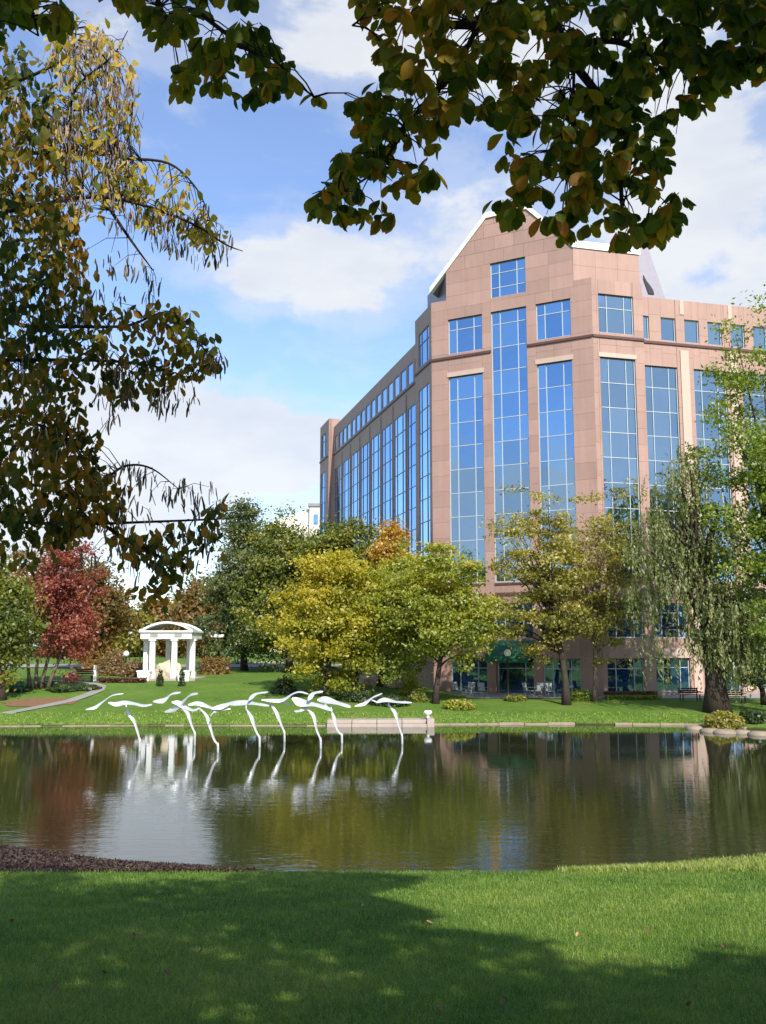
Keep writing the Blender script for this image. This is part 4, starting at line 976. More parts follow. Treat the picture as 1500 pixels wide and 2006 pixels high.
shrub('small fern by the rock inside the gazebo at its left', 72, 313, 1312, 1338, 7, 'dark', n=500, ls=.12)
shrub('small fern by the rock inside the gazebo at its right', 72, 356, 1312, 1338, 7, 'dark', n=500, ls=.12)

# ------------------------------------------------------------------ near trees: leaf by leaf
def leaf_template(length=1., width=.58, fold=.12, curl=.15, obov=.62):
    """pointed obovate leaf lying along +Y from its stalk, folded on the midrib"""
    rows = [(.0, .04), (.16, .42), (.38, .82), (obov, 1.0), (.84, .72), (1.0, .02)]
    V = []; 
    for u, w in rows:
        z = -curl * (u - .3) ** 2
        V += [(-w * width / 2, u * length, z + fold * w * width), (0, u * length, z), (w * width / 2, u * length, z + fold * w * width)]
    Fs = []
    for i in range(len(rows) - 1):
        a = 3 * i; Fs += [(a, a + 1, a + 4, a + 3), (a + 1, a + 2, a + 5, a + 4)]
    V += [(0, -.16, -.03), (.012, -.02, 0), (-.012, -.02, 0)]; k = len(V) - 3
    return np.array(V), Fs
def pod_template():
    V = []; Fs = []
    for i, (u, w) in enumerate([(0, .02), (.08, .05), (.5, .075), (.9, .05), (1.0, .01)]):
        x = .06 * math.sin(u * 3); V += [(x - w, u, .015), (x, u, -.02), (x + w, u, .015)]
    for i in range(4):
        a = 3 * i; Fs += [(a, a + 1, a + 4, a + 3), (a + 1, a + 2, a + 5, a + 4), (a, a + 3, a + 5, a + 2)]
    return np.array(V), Fs
def frames(rng, D, N):
    D = D / np.linalg.norm(D, axis=1)[:, None]; N = N - D * (N * D).sum(1)[:, None]; N /= np.linalg.norm(N, axis=1)[:, None]
    return np.stack([np.cross(D, N), D, N], 2)   # columns x,y,z
def place_leaves(name, P, RM, S, tint, tmpls, mats, parent, n_single, restname):
    """the leaves that show largest become objects of their own, the rest one joined part"""
    dist = np.linalg.norm(P - np.array([0, 0, EYE]), axis=1); app = S / dist; order = np.argsort(-app)
    d = P - np.array([0, 0, EYE]); dep = d[:, 1] * CT + d[:, 2] * ST; u = CX + F * d[:, 0] / dep; v = CY - F * (-d[:, 1] * ST + d[:, 2] * CT) / dep
    vis = (u > 4) & (u < 1496) & (v > 4) & (v < 2000); order = np.concatenate([order[vis[order]], order[~vis[order]]])
    meshes = []
    for i, (V, Fs) in enumerate(tmpls):
        me = bpy.data.meshes.new(name); me.from_pydata([tuple(x) for x in V], [], Fs); me.polygons.foreach_set('use_smooth', [True] * len(Fs)); me.materials.append(mats[0]); meshes.append(me)
    pin = wroot(parent).inverted()
    for k in order[:n_single]:
        o = bpy.data.objects.new(name, meshes[k % len(meshes)]); m = Matrix([list(RM[k][r] * S[k]) + [P[k][r]] for r in range(3)] + [[0, 0, 0, 1]])
        COL.objects.link(o); o.parent = parent; o.matrix_basis = pin @ m
    rest = order[n_single:]
    if len(rest):
        VV, QQ, TT = [], [], []; off = 0
        for ti, (V, Fs) in enumerate(tmpls):
            ks = rest[rest % len(tmpls) == ti]
            if not len(ks): continue
            W_ = np.einsum('kij,vj->kvi', RM[ks] * S[ks][:, None, None], V) + P[ks][:, None, :]
            q = np.array(Fs); VV.append(W_.reshape(-1, 3)); nv = len(V)
            QQ.append((q[None] + (np.arange(len(ks)) * nv)[:, None, None] + off).reshape(-1, 4)); TT.append(np.repeat(tint[ks], len(Fs))); off += len(ks) * nv
        o = arr_mesh(restname, np.concatenate(VV), np.concatenate(QQ), mats[1], parent, np.concatenate(TT), smooth=True); o['kind'] = 'stuff'
def inpoly(poly, x, y):
    poly = np.array(poly, float); c = np.zeros(len(x), bool); j = len(poly) - 1
    for i in range(len(poly)):
        xi, yi = poly[i]; xj, yj = poly[j]
        c ^= ((yi > y) != (yj > y)) & (x < (xj - xi) * (y - yi) / (yj - yi + 1e-9) + xi); j = i
    return c
def sample_poly(rng, poly, n):
    P = np.array(poly, float); lo, hi = P.min(0), P.max(0); o = []
    while len(o) < n:
        q = rng.uniform(lo, hi, (n * 2, 2)); o += list(q[inpoly(poly, q[:, 0], q[:, 1])])
    return np.array(o[:n])
def at_arr(px, Y):
    u = (px[:, 0] - CX) / F; v = (CY - px[:, 1]) / F; d = CT - v * ST
    return np.stack([u / d * Y, Y, EYE + (ST + v * CT) / d * Y], 1)

near_stops = [(.030, .060, .005), (.070, .110, .008), (.16, .16, .012), (.27, .18, .012), (.34, .14, .016)]
NL = (leafmat('near_leaf_single', near_stops, .55, 'obj', .6, .012), leafmat('near_leaf', near_stops, .55, 'attr', .6, .012))
tm_big = [leaf_template(1, .62, .10, .2), leaf_template(1, .56, .05, .35, .58), leaf_template(1, .66, .16, -.1), leaf_template(1, .60, .02, .5, .6)]
rng = np.random.default_rng(11)
OT = empty('overhanging_tree', (5.2, -4.0, tz(5, -4)), 'large broad-leaved tree overhead with dark drooping leafy branches along the top', 'tree')
wood = MB(); zl = tz(5, -4)
wood.tube([(5.2, -4, zl - .2), (5.1, -3.9, zl + .4), (5.0, -3.8, zl + 2), (4.6, -3.2, zl + 4.2), (4.0, -2.2, zl + 6)], [.62, .45, .40, .36, .30], 12)
wood.build('trunk', M['bark_dark'], OT)
bl = [[(4.0, -2.2, zl + 6), (3.0, .5, 10.6), (2.2, 3.2, 10.9), tuple(at(985, -60, 5.6)), tuple(at(936, 50, 5.6)), tuple(at(886, 144, 5.5)), tuple(at(823, 213, 5.4)), tuple(at(779, 276, 5.3)), tuple(at(735, 335, 5.25)), tuple(at(660, 385, 5.2))],
      [(4.0, -2.2, zl + 6), (3.8, 1.0, 9.8), (3.0, 3.6, 10.2), tuple(at(1075, -50, 5.9)), tuple(at(1082, 19, 5.9)), tuple(at(1116, 94, 5.8)), tuple(at(1124, 125, 5.8)), tuple(at(1119, 263, 5.6)), tuple(at(1111, 345, 5.5))],
      [tuple(at(1118, 98, 5.8)), tuple(at(1160, 82, 5.8)), tuple(at(1218, 84, 5.7)), tuple(at(1306, 125, 5.6)), tuple(at(1400, 130, 5.5)), tuple(at(1520, 60, 5.4))],
      [tuple(at(1126, 128, 5.8)), tuple(at(1193, 213, 5.6)), tuple(at(1226, 263, 5.5)), tuple(at(1217, 351, 5.4)), tuple(at(1227, 430, 5.35)), tuple(at(1290, 450, 5.3))],
      [(4.0, -2.2, zl + 6), (1.0, 0, 11), (-.8, 2.6, 10.2), tuple(at(300, -60, 5.5)), tuple(at(385, 20, 5.4)), tuple(at(470, 85, 5.3)), tuple(at(545, 135, 5.2)), tuple(at(615, 190, 5.1))],
      [(1.0, 0, 11), (-1.6, 2.4, 9.8), tuple(at(40, -50, 5.4)), tuple(at(60, 10, 5.3)), tuple(at(75, 70, 5.3))],
      [tuple(at(936, 50, 5.6)), tuple(at(830, 45, 5.4)), tuple(at(740, 20, 5.3)), tuple(at(690, 50, 5.2))]]
br_pts = []
for P in bl:
    S_ = bez(P, 5 * len(P)); n = len(S_); mb = MB(); r0 = .15 if P[0][1] < 0 else (.03 if P[0][1] > 4 else .07)
    rad = []
    for i, p in enumerate(S_):
        u = i / (n - 1); rad.append(max(.006, r0 * (1 - u) ** 1.5 * .9 if P[0][1] < 4 and p.y < 4 else min(r0, .024) * (1 - u) + .005))
    mb.tube(S_, rad, 7); mb.build('branch', M['bark_twig'], OT); br_pts += [p for p in S_ if p.y > 3.5]
PRm = [(650, 60), (690, 15), (735, -30), (1520, -40), (1520, 165), (1440, 185), (1395, 195), (1375, 225), (1335, 215), (1325, 250), (1362, 285), (1310, 335), (1340, 400), (1320, 462), (1250, 488), (1200, 478), (1110, 482), (1075, 448), (990, 438), (955, 420), (1000, 372),
       (985, 310), (972, 280), (985, 235), (935, 250), (885, 285), (855, 350), (815, 400), (765, 450), (690, 440), (610, 428), (582, 390), (625, 335), (665, 320), (705, 245), (695, 215), (760, 150), (745, 110), (700, 88)]
PHoles = [[(1028, 215), (1062, 205), (1068, 245), (1035, 250)], [(900, 190), (930, 175), (945, 205), (915, 225)], [(832, 85), (862, 92), (855, 125), (830, 118)], [(1145, 262), (1185, 275), (1165, 305), (1130, 290)]]
PL_ = [(210, -20), (262, 45), (290, 75), (325, 95), (350, 118), (332, 160), (330, 188), (370, 192), (450, 200), (518, 205), (530, 232), (550, 230), (552, 198), (608, 212), (630, 195), (608, 168), (560, 122), (530, 72), (480, 55), (440, 45), (478, 10), (478, -20)]
PT_ = [(-30, -30), (130, -30), (132, 40), (118, 80), (60, 75), (20, 50), (-30, 90)]
anch = []
for poly, n in ((PRm, 1320), (PL_, 210), (PT_, 90), ([(1300, -30), (1520, -30), (1520, 150), (1380, 190), (1330, 150)], 210)):
    q = sample_poly(rng, poly, n)
    if poly is PRm:
        for h in PHoles: q = q[~inpoly(h, q[:, 0], q[:, 1])]
    nz = np.sin(q[:, 0] * .052 + 1.7 * np.sin(q[:, 1] * .031)) + np.sin(q[:, 1] * .061 + 1.5 * np.sin(q[:, 0] * .027 + 2)) + .8 * np.sin((q[:, 0] + q[:, 1]) * .037)
    q = q[rng.random(len(q)) < np.clip(.62 + .42 * nz, .06, 1)]
    anch.append(q)
anch = np.concatenate(anch); aY = rng.uniform(4.7, 6.3, len(anch)); A3 = at_arr(anch, aY)
A3 = A3 + np.array([0, 0, .075])
BP = np.array([tuple(p) for p in br_pts])
tw = MB(); P, D, N = [], [], []
for a in A3:
    k = np.argmin(((BP - a) ** 2).sum(1)); b = BP[k]; dv = a - b; ln = np.linalg.norm(dv)
    if ln < .42: tw.tube([tuple(b), tuple(b + dv * .3 + np.array([0, 0, .10 * ln])), tuple(b + dv * .7 + np.array([0, 0, .12 * ln])), tuple(a)], [.0055, .0045, .0035, .0025], 4, False)
    for j in range(rng.integers(3, 6)):
        an = rng.uniform(0, 6.28); hd = np.array([math.cos(an), math.sin(an) * .8, 0]) * rng.uniform(.25, .9)
        dr = hd + np.array([0, 0, -rng.uniform(.35, 1.1)]); P.append(a + dr * .02); D.append(dr); N.append(np.array([-hd[0] * .5, -hd[1] * .5 - .5 + rng.normal() * .5, .6]) + rng.normal(size=3) * .35)
tw.build('twigs', M['bark_twig'], OT)['kind'] = 'stuff'
P, D, N = np.array(P), np.array(D), np.array(N); RMx = frames(rng, D, N); S_ = rng.uniform(.075, .128, len(P))
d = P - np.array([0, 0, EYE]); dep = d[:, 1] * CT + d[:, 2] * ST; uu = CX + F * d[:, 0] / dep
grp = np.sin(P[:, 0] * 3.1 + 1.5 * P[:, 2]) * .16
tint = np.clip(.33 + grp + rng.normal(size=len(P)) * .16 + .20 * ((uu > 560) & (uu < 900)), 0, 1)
place_leaves('leaf', P, RMx, S_, tint, tm_big, NL, OT, 300, 'foliage')
# the crown above and behind the camera that shades the lawn
lobes = [(2.0, 2.2, 11.6, 3.6, 3.0, 1.6), (4.2, -3, 10.6, 4.2, 4.0, 2.4), (7.2, -2.0, 9.3, 2.4, 2.4, 1.8), (-1.5, -2, 10.8, 3.6, 3.4, 2.2), (-2.2, 1.6, 10.9, 2.8, 2.4, 1.5), (5.2, 2.6, 11.0, 2.6, 2.2, 1.4), (0, -5.5, 9.6, 4, 3, 2.4), (8.5, -4.6, 9, 2.38, 2.38, 2), (3.6, 5.0, 12.2, 2.0, 1.6, 1.0), (-3.5, -4.5, 9.5, 2.38, 2.38, 1.8)]
Cs = []
for (x, y, z, a, b, c) in lobes:
    n = int(560 * (a * b * c) ** .67); n = int(n * 1.0); d, r = ellipsoid_pts(rng, n, .4); Cs.append(np.array([x, y, z]) + d * r[:, None] * np.array([a, b, c]))
C = np.concatenate(Cs); C = C[(C[:, 2] - EYE) > .80 * C[:, 1] + .3]
# unseen crown shaped for its shadow: leaves that would darken the sunlit lawn are dropped
T_ = (C[:, 2] - 3.05 + .14 * np.clip(C[:, 1], 0, 20)) / (sv.z + .14 * -sv.y); hx, hy = C[:, 0] - sv.x * T_, C[:, 1] - sv.y * T_; hz = 3.05 - .14 * hy
dp = hy * CT + (hz - EYE) * ST; hu = CX + F * hx / dp; hv = CY - F * (-hy * ST + (hz - EYE) * CT) / dp
LIT = [(640, 1690), (690, 1722), (770, 1752), (1035, 1764), (985, 1800), (880, 1815), (1085, 1866), (1060, 1890), (930, 1900), (1440, 1950), (1530, 2040), (1900, 2040), (1900, 1690)]
keep = ~(inpoly(LIT, hu, hv) & (dp > 1)); C = C[keep]
V, Qd = leaf_quads(rng, C, .30, np.array([0, 0, .9]), .6)
o = arr_mesh('crown', V, Qd, NL[1], OT, np.clip(.25 + rng.normal(size=len(C)) * .15, 0, 1)); o['kind'] = 'stuff'
mb = MB()
for (x, y, z, a, b, c) in [q for q in lobes if q[1] < 1 and q[0] < 6]: mb.tube([(4.0, -2.2, zl + 6), ((4 + x) / 2, (-2.2 + y) / 2, (zl + 6 + z) / 2 + .4), (x, y, z)], [.16, .1, .03], 6, False)
mb.build('limb', M['bark_dark'], OT)

# the tree with hanging seed pods at the left
rng = np.random.default_rng(23)
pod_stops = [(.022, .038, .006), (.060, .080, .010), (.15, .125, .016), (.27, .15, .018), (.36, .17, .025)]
lit_stops = [(.10, .13, .018), (.24, .25, .03), (.46, .37, .05), (.60, .48, .11), (.56, .36, .16)]  # brighter leaf colours paint in the sunlight on the lit part
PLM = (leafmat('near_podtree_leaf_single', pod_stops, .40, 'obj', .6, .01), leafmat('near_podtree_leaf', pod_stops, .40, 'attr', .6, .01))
PLL = (leafmat('near_podtree_sunlit_single', lit_stops, .52, 'obj', .6, .01), leafmat('near_podtree_sunlit', lit_stops, .52, 'attr', .6, .01))
PODM = (leafmat('near_pod_single', [(.03, .022, .016), (.26, .19, .13), (.56, .41, .29)], .2, 'obj', .5, .03), leafmat('near_pod', [(.03, .022, .016), (.26, .19, .13), (.56, .41, .29)], .2, 'attr', .5, .03))
PT = empty('pod_tree', (-6.2, 9.4, tz(-6.2, 9.4)), 'autumn tree at the left with hanging brown seed pods and small yellowing leaves', 'tree')
zb = tz(-6.2, 9.4); mb = MB(); mb.tube([(-6.2, 9.4, zb - .2), (-6.15, 9.4, zb + .5), (-6.0, 9.3, zb + 3), (-5.7, 9.2, zb + 6), (-5.2, 9.0, zb + 9)], [.3, .22, .18, .13, .07], 10); mb.build('trunk', M['bark_dark'], PT)
pb_ = [[(-6.0, 9.3, zb + 3), (-4.6, 9.0, 5.7), tuple(at(-60, 1018, 8.6)), tuple(at(60, 1024, 8.4)), tuple(at(150, 1027, 8.2)), tuple(at(300, 1022, 8.0)), tuple(at(420, 1017, 7.9)), tuple(at(470, 1013, 7.8))],
       [(-5.85, 9.25, zb + 4.6), tuple(at(-80, 700, 8.8)), tuple(at(0, 705, 8.6)), tuple(at(100, 705, 8.4)), tuple(at(200, 707, 8.2)), tuple(at(290, 715, 8.1)), tuple(at(370, 740, 8.0))],
       [(-5.8, 9.2, zb + 5.2), tuple(at(-60, 640, 8.7)), tuple(at(60, 640, 8.5)), tuple(at(150, 640, 8.3)), tuple(at(250, 638, 8.2)), tuple(at(330, 615, 8.1)), tuple(at(415, 700, 8.0))],
       [(-5.7, 9.2, zb + 6), tuple(at(-60, 430, 8.8)), tuple(at(0, 417, 8.6)), tuple(at(110, 395, 8.4)), tuple(at(200, 386, 8.2)), tuple(at(290, 405, 8.1)), tuple(at(380, 440, 8.0)), tuple(at(440, 478, 7.9)), tuple(at(475, 492, 7.9))],
       [(-5.6, 9.2, zb + 6.6), tuple(at(-40, 320, 8.9)), tuple(at(60, 300, 8.7)), tuple(at(180, 300, 8.5)), tuple(at(240, 310, 8.4)), tuple(at(330, 320, 8.3)), tuple(at(385, 370, 8.2)), tuple(at(412, 430, 8.2))],
       [(-5.4, 9.1, zb + 7.8), tuple(at(-20, 180, 8.9)), tuple(at(80, 140, 8.7)), tuple(at(140, 100, 8.6)), tuple(at(150, 30, 8.5))],
       [tuple(at(60, 300, 8.7)), tuple(at(130, 290, 8.6)), tuple(at(145, 180, 8.5)), tuple(at(220, 110, 8.4)), tuple(at(250, 60, 8.4))],
       [tuple(at(130, 1026, 8.25)), tuple(at(170, 965, 8.2)), tuple(at(205, 940, 8.1)), tuple(at(245, 913, 8.0)), tuple(at(295, 917, 7.9)), tuple(at(350, 958, 7.9))],
       [tuple(at(200, 1026, 8.1)), tuple(at(250, 1060, 8.0)), tuple(at(310, 1090, 7.9)), tuple(at(350, 1150, 7.9))],
       [tuple(at(-40, 1000, 8.6)), tuple(at(30, 1035, 8.5)), tuple(at(65, 1055, 8.4))],
       [tuple(at(-40, 850, 8.7)), tuple(at(60, 830, 8.5)), tuple(at(130, 860, 8.3)), tuple(at(190, 910, 8.2))],
       [tuple(at(200, 386, 8.2)), tuple(at(235, 440, 8.15)), tuple(at(270, 490, 8.1)), tuple(at(300, 530, 8.1))]]
br_pts = []
for i, P in enumerate(pb_):
    S_ = bez(P, 5 * len(P)); n = len(S_); mb = MB(); r0 = .05 if P[0][0] < -5 else .016
    mb.tube(S_, [max(.004, min(r0, .022 if p.x > -3.6 else r0) * (1 - k / (n - 1)) ** .8 + .003) for k, p in enumerate(S_)], 6); mb.build('branch', M['bark_twig'], PT); br_pts += [tuple(p) for p in S_ if p.x > -4.5]
BP = np.array(br_pts)
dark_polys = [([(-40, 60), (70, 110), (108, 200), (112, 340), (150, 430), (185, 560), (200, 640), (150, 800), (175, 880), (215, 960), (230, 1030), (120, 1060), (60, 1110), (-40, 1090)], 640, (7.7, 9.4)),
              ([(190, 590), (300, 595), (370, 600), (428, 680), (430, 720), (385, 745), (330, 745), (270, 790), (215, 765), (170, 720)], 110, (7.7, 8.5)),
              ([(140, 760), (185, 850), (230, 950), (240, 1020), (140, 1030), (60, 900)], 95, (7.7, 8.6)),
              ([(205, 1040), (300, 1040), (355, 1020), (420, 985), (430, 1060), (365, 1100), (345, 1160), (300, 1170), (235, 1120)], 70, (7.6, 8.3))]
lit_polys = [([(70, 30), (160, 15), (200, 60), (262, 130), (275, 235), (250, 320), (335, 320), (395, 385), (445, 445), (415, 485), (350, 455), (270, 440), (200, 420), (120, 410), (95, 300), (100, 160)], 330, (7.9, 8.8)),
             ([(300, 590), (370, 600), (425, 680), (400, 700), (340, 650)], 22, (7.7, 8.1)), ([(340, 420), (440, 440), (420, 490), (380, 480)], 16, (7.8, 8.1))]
def fill(polys, per, size, dn, mats, tint0, n_single, restname, name='leaf', pale=False):
    P, D, N = [], [], []; tw = MB()
    for poly, n, (y0, y1) in polys:
        q = sample_poly(rng, poly, n); A3 = at_arr(q, rng.uniform(y0, y1, n))
        for a in A3:
            k = np.argmin(((BP - a) ** 2).sum(1)); b = BP[k]; dv = a - b; ln = np.linalg.norm(dv)
            if ln < .5: tw.tube([tuple(b), tuple(b + dv * .5 + np.array([0, 0, .14 * ln])), tuple(a)], [.005, .0035, .002], 3, False)
            for j in range(rng.integers(*per)):
                an = rng.uniform(0, 6.28); hd = np.array([math.cos(an), math.sin(an), 0]) * rng.uniform(.2, .9); dr = hd + np.array([0, 0, -rng.uniform(*dn)])
                P.append(a + rng.normal(size=3) * .045); D.append(dr); N.append(np.array([0, -.4, .6]) + rng.normal(size=3) * .55)
    tw.build('twigs', M['bark_twig'], PT)['kind'] = 'stuff'
    P, D, N = np.array(P), np.array(D), np.array(N); RMx = frames(rng, D, N); S_ = rng.uniform(*size, len(P))
    tint = np.clip(tint0 + np.sin(P[:, 0] * 4 + P[:, 2] * 3) * .14 + rng.normal(size=len(P)) * .17, 0, 1)
    return P, RMx, S_, tint
tm_small = [leaf_template(1, .6, .1, .2, .5), leaf_template(1, .52, .05, .4, .45), leaf_template(1, .66, .16, .1, .5)]
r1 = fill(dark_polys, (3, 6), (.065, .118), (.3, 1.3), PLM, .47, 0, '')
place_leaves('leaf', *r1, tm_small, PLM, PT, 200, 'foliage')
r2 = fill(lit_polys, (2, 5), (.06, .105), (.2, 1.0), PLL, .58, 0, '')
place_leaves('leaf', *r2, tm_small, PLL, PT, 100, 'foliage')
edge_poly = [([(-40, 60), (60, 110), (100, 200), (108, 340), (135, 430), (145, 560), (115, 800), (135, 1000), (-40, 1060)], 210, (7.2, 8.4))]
r3 = fill(edge_poly, (3, 6), (.065, .12), (.3, 1.3), PLM, .26, 0, '')  # darker tint puts the left edge's shade into the leaf colour
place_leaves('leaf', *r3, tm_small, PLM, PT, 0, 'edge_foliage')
# pods hang in bunches
pod_polys = [([(100, 90), (200, 60), (262, 140), (275, 260), (240, 380), (130, 400), (100, 250)], 190, (7.9, 8.7)), ([(200, 330), (390, 380), (470, 490), (390, 510), (220, 440)], 50, (7.9, 8.4)),
             ([(60, 430), (250, 500), (330, 560), (200, 600), (80, 600)], 24, (7.8, 8.5)), ([(180, 700), (390, 740), (370, 800), (190, 850)], 26, (7.7, 8.3)), ([(180, 880), (440, 960), (430, 1010), (240, 1020)], 26, (7.6, 8.1)),
             ([(160, 1030), (430, 1030), (400, 1090), (300, 1140), (170, 1090)], 26, (7.6, 8.1)), ([(390, 660), (435, 700), (432, 740), (400, 720)], 7, (7.7, 8.0)), ([(0, 150), (110, 200), (120, 1000), (0, 1000)], 60, (7.7, 9.0))]
P, D, N = [], [], []; tw = MB()
for poly, n, (y0, y1) in pod_polys:
    A3 = at_arr(sample_poly(rng, poly, n), rng.uniform(y0, y1, n))
    for a in A3:
        k = np.argmin(((BP - a) ** 2).sum(1)); b = BP[k]
        if np.linalg.norm(b - a) < .5: tw.tube([tuple(b), tuple((a + b) / 2 + np.array([0, 0, .04])), tuple(a)], [.004, .003, .002], 3, False)
        for j in range(rng.integers(3, 7)):
            P.append(a + rng.normal(size=3) * np.array([.035, .035, .03])); D.append(np.array([rng.normal() * .18, rng.normal() * .18, -1])); N.append(rng.normal(size=3))
tw.build('twigs', M['bark_twig'], PT)['kind'] = 'stuff'
P, D, N = np.array(P), np.array(D), np.array(N)
place_leaves('seed_pod', P, frames(rng, D, N), rng.uniform(.07, .15, len(P)), np.clip(.5 + rng.normal(size=len(P)) * .25, 0, 1), [pod_template()], PODM, PT, 300, 'pod_bunches')

# ------------------------------------------------------------------ lawn grass, mulch, weeds, fallen leaves
rng = np.random.default_rng(31)
def blades(name, X, Y, h, w, mat, tint):
    n = len(X); Z = terrain(X, Y) - .005; an = rng.random(n) * 6.28; lean = rng.normal(size=(n, 2)) * .45
    B = np.stack([np.cos(an), np.sin(an), np.zeros(n)], 1) * (w * .5)[:, None]; P0 = np.stack([X, Y, Z], 1)
    mid = P0 + np.stack([lean[:, 0] * h * .35, lean[:, 1] * h * .35, h * .55], 1); tip = P0 + np.stack([lean[:, 0] * h, lean[:, 1] * h, h * (.95 - .2 * np.abs(lean).sum(1).clip(0, 1.5))], 1)
    V = np.stack([P0 - B, P0 + B, mid + B * .7, mid - B * .7, tip], 1).reshape(-1, 3); k = np.arange(n)[:, None] * 5
    F3 = np.concatenate([k + np.array([0, 1, 2]), k + np.array([3, 2, 4])], 1).reshape(-1, 3) if n > 100000 else np.concatenate([k + np.array([0, 1, 2]), k + np.array([0, 2, 3]), k + np.array([3, 2, 4])], 1).reshape(-1, 3)
    return arr_mesh(name, V, F3, mat, None, np.repeat(tint, len(F3) // n), 3)
gm_ = leafmat('grass_blade', [(.034, .088, .010), (.10, .205, .019), (.205, .315, .036), (.31, .36, .07), (.43, .40, .16)], .3, 'attr', .5, .03)
n = 420000; u = rng.random(n); Yb = 5.6 * (20.6 / 5.6) ** (u ** .88); q = rng.uniform(-1, 1, n); Xb = np.where(rng.random(n) < .8, q * (Yb * .42 + .5), np.sign(q) * (Yb * .42 + .5 + np.abs(q) * 3.2))
k = Yb < np.minimum(20.3, YN(Xb) - .5); Xb, Yb = Xb[k], Yb[k]
pat = .5 + .5 * np.sin(Xb * 1.7 + np.sin(Yb * 1.1) * 1.3) * np.sin(Yb * 1.3 + np.sin(Xb * .8)); pat2 = .5 + .5 * np.sin(Xb * 5.3 + Yb * 2) * np.sin(Yb * 4.7 - Xb)
pat3 = np.sin(Xb * .55 + 1.2 * np.sin(Yb * .4)) * np.sin(Yb * .5 + 1.1 * np.sin(Xb * .45 + 1))
tint = np.clip(.37 + .13 * pat3 + .16 * (pat - .5) + .12 * (pat2 - .5) + rng.normal(size=len(Xb)) * .16 + (rng.random(len(Xb)) < .05) * .35, 0, 1)
o = blades('lawn_grass', Xb, Yb, rng.uniform(.03, .07, len(Xb)) * (1 + .25 * pat2), rng.uniform(.004, .007, len(Xb)) * np.clip(Yb / 8, 1, 2.3), gm_, tint); tag(o, 'short green lawn grass in the foreground', kind='stuff')
# rough weeds on the right bank
n = 16000; Xw = rng.uniform(3.6, 10.5, n); Yw = 20.1 + rng.random(n) * (YN(Xw) - 20.1 + .1)
k = rng.random(n) < np.clip((Xw - 3.2) / 2, .1, 1); Xw, Yw = Xw[k], Yw[k]
o = blades('bank_weeds', Xw, Yw, rng.uniform(.06, .2, len(Xw)), rng.uniform(.012, .022, len(Xw)), gm_, np.clip(.66 + rng.normal(size=len(Xw)) * .2, 0, 1)); tag(o, 'rough yellowish weeds on the right bank at the water', kind='stuff')
# long grass at the far waterline
n = 9000; Xw = rng.uniform(-25, 21, n); Yw = YF(Xw) + .05 + rng.random(n) ** 2 * 2.2
o = blades('far_bank_grass', Xw, Yw, rng.uniform(.06, .16, n), rng.uniform(.03, .06, n), gm_, np.clip(.5 + rng.normal(size=n) * .18, 0, 1)); tag(o, 'grass along the far edge of the pond', kind='stuff')
# dark bark mulch on the left bank
M['mulch'] = leafmat('mulch_chip', [(.016, .010, .008), (.035, .021, .016), (.065, .040, .030), (.11, .075, .055)], .05, 'attr', .7, .02)
n = 26000; Xm = rng.uniform(-13, -2.7, n); f = rng.random(n); Ym = 20.05 + f * (YN(Xm) - 20.05 + .15)
keep = Ym < YN(Xm) + .1; Xm, Ym = Xm[keep], Ym[keep]; n = len(Xm)
C = np.stack([Xm, Ym, terrain(Xm, Ym) + rng.uniform(.0, .06, n)], 1)
V, Qd = leaf_quads(rng, C, .10, np.array([0, 0, 1.3]), .4); o = arr_mesh('bark_mulch', V, Qd, M['mulch'], None, rng.random(n)); tag(o, 'dark reddish bark mulch on the left bank of the pond', kind='stuff')
mbm = MB(); xs_ = np.linspace(-13.5, -2.6, 34); V = []
for x in xs_:
    for q in np.linspace(0, 1, 6):
        y = 20.0 + q * (float(YN(x)) - 20.0 + .1); V.append((x, y, tz(x, y) + .012))
mbm.poly(V, [(6 * i + j, 6 * i + 6 + j, 6 * i + 7 + j, 6 * i + 1 + j) for i in range(33) for j in range(5)])
tag(mbm.build('mulch_bed', plain('mulch_soil', (.035, .02, .016), .95, 0, .4, 6, .03)), kind='structure')
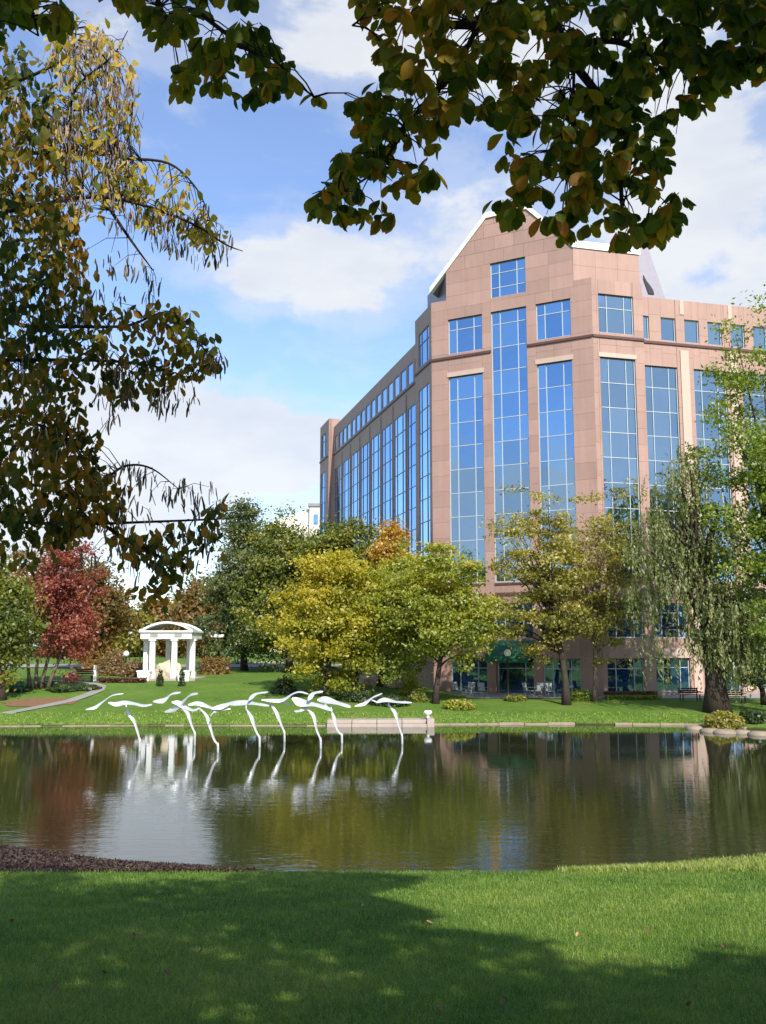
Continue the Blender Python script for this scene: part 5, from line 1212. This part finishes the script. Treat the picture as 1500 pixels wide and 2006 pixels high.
# fallen leaves on the lawn
fm = [plain('fallen_leaf_tan', (.40, .24, .10), .7, 0, .2, 20), plain('fallen_leaf_brown', (.16, .075, .035), .7, 0, .2, 20), plain('fallen_leaf_red', (.16, .05, .03), .7, 0, .2, 20)]
fl = [(1193, 1838, 0, .10), (850, 1815, 0, .12), (1270, 1834, 1, .09), (1128, 1840, 0, .07), (630, 1840, 1, .10), (575, 1856, 1, .1), (1348, 1985, 1, .09), (1266, 1752, 0, .08), (708, 1784, 0, .06), (385, 1882, 2, .09), (302, 1786, 2, .08), (330, 1925, 2, .08), (265, 1850, 2, .07), (870, 1992, 1, .09), (640, 1950, 2, .08),
      (985, 1980, 1, .07), (100, 1960, 2, .09), (205, 1925, 2, .07), (480, 1812, 1, .07), (20, 1822, 2, .08), (1420, 1868, 1, .06), (1040, 1735, 1, .07), (400, 1800, 2, .07), (1215, 1880, 1, .05)]
lmesh = []
for i, m_ in enumerate(fm):
    V, Fs = leaf_template(1, .62, .22, -.5); me = bpy.data.meshes.new('fallen_leaf'); me.from_pydata([tuple(v) for v in V], [], Fs); me.materials.append(m_); lmesh.append(me)
FLN = []; FLB = ['bright tan fallen leaf upright on the sunlit grass, the largest at the right', 'pale tan fallen leaf in the shade near the tip of the shadow', 'brown fallen leaf on sunlit grass just right of the bright upright leaf', 'small pale leaf on sunlit grass left of the bright upright leaf',
 'brown fallen leaf in the middle of the shaded lawn', 'brown leaf just below left of the one in the middle of the shade', 'brown fallen leaf in the bottom right corner of the lawn', 'small tan leaf on the sunlit grass nearest the pond at the right', 'tiny pale leaf in the shade nearest the pond in the middle',
 'dark red leaf in the shade left of the middle', 'dark red leaf in the shade near the mulch bank', 'dark red leaf low in the shade left of centre', 'small dark red leaf between the mulch bank and the bottom edge', 'brown leaf at the bottom edge below the middle', 'dark red leaf at the bottom edge left of the middle',
 'small brown leaf at the bottom right of the shade', 'dark red leaf in the bottom left corner', 'small dark red leaf right of the bottom left corner', 'small brown leaf in the shade below the end of the mulch bank', 'dark red leaf at the left edge near the mulch', 'small brown leaf on the sunlit grass far right', 'small brown leaf at the shadow edge nearest the pond',
 'small dark red leaf close to the end of the mulch bank', 'tiny brown leaf on sunlit grass below the bright upright leaf']
for px_, py_, mi, s_ in fl:
    a, b = ray(px_, py_); Y = (EYE - 3.05) / (-b - .14) if True else 0
    X = a * Y; o = bpy.data.objects.new('fallen_leaf', lmesh[mi]); o.location = (X, Y, tz(X, Y) + .055); o.scale = (s_ * .85,) * 3
    o.rotation_euler = (rng.uniform(.1, .7), rng.uniform(-.3, .3), rng.uniform(0, 6.28)); link(o)
    tag(o, FLB[len(FLN)], 'leaf', 'fallen leaves on the lawn'); FLN.append(o)
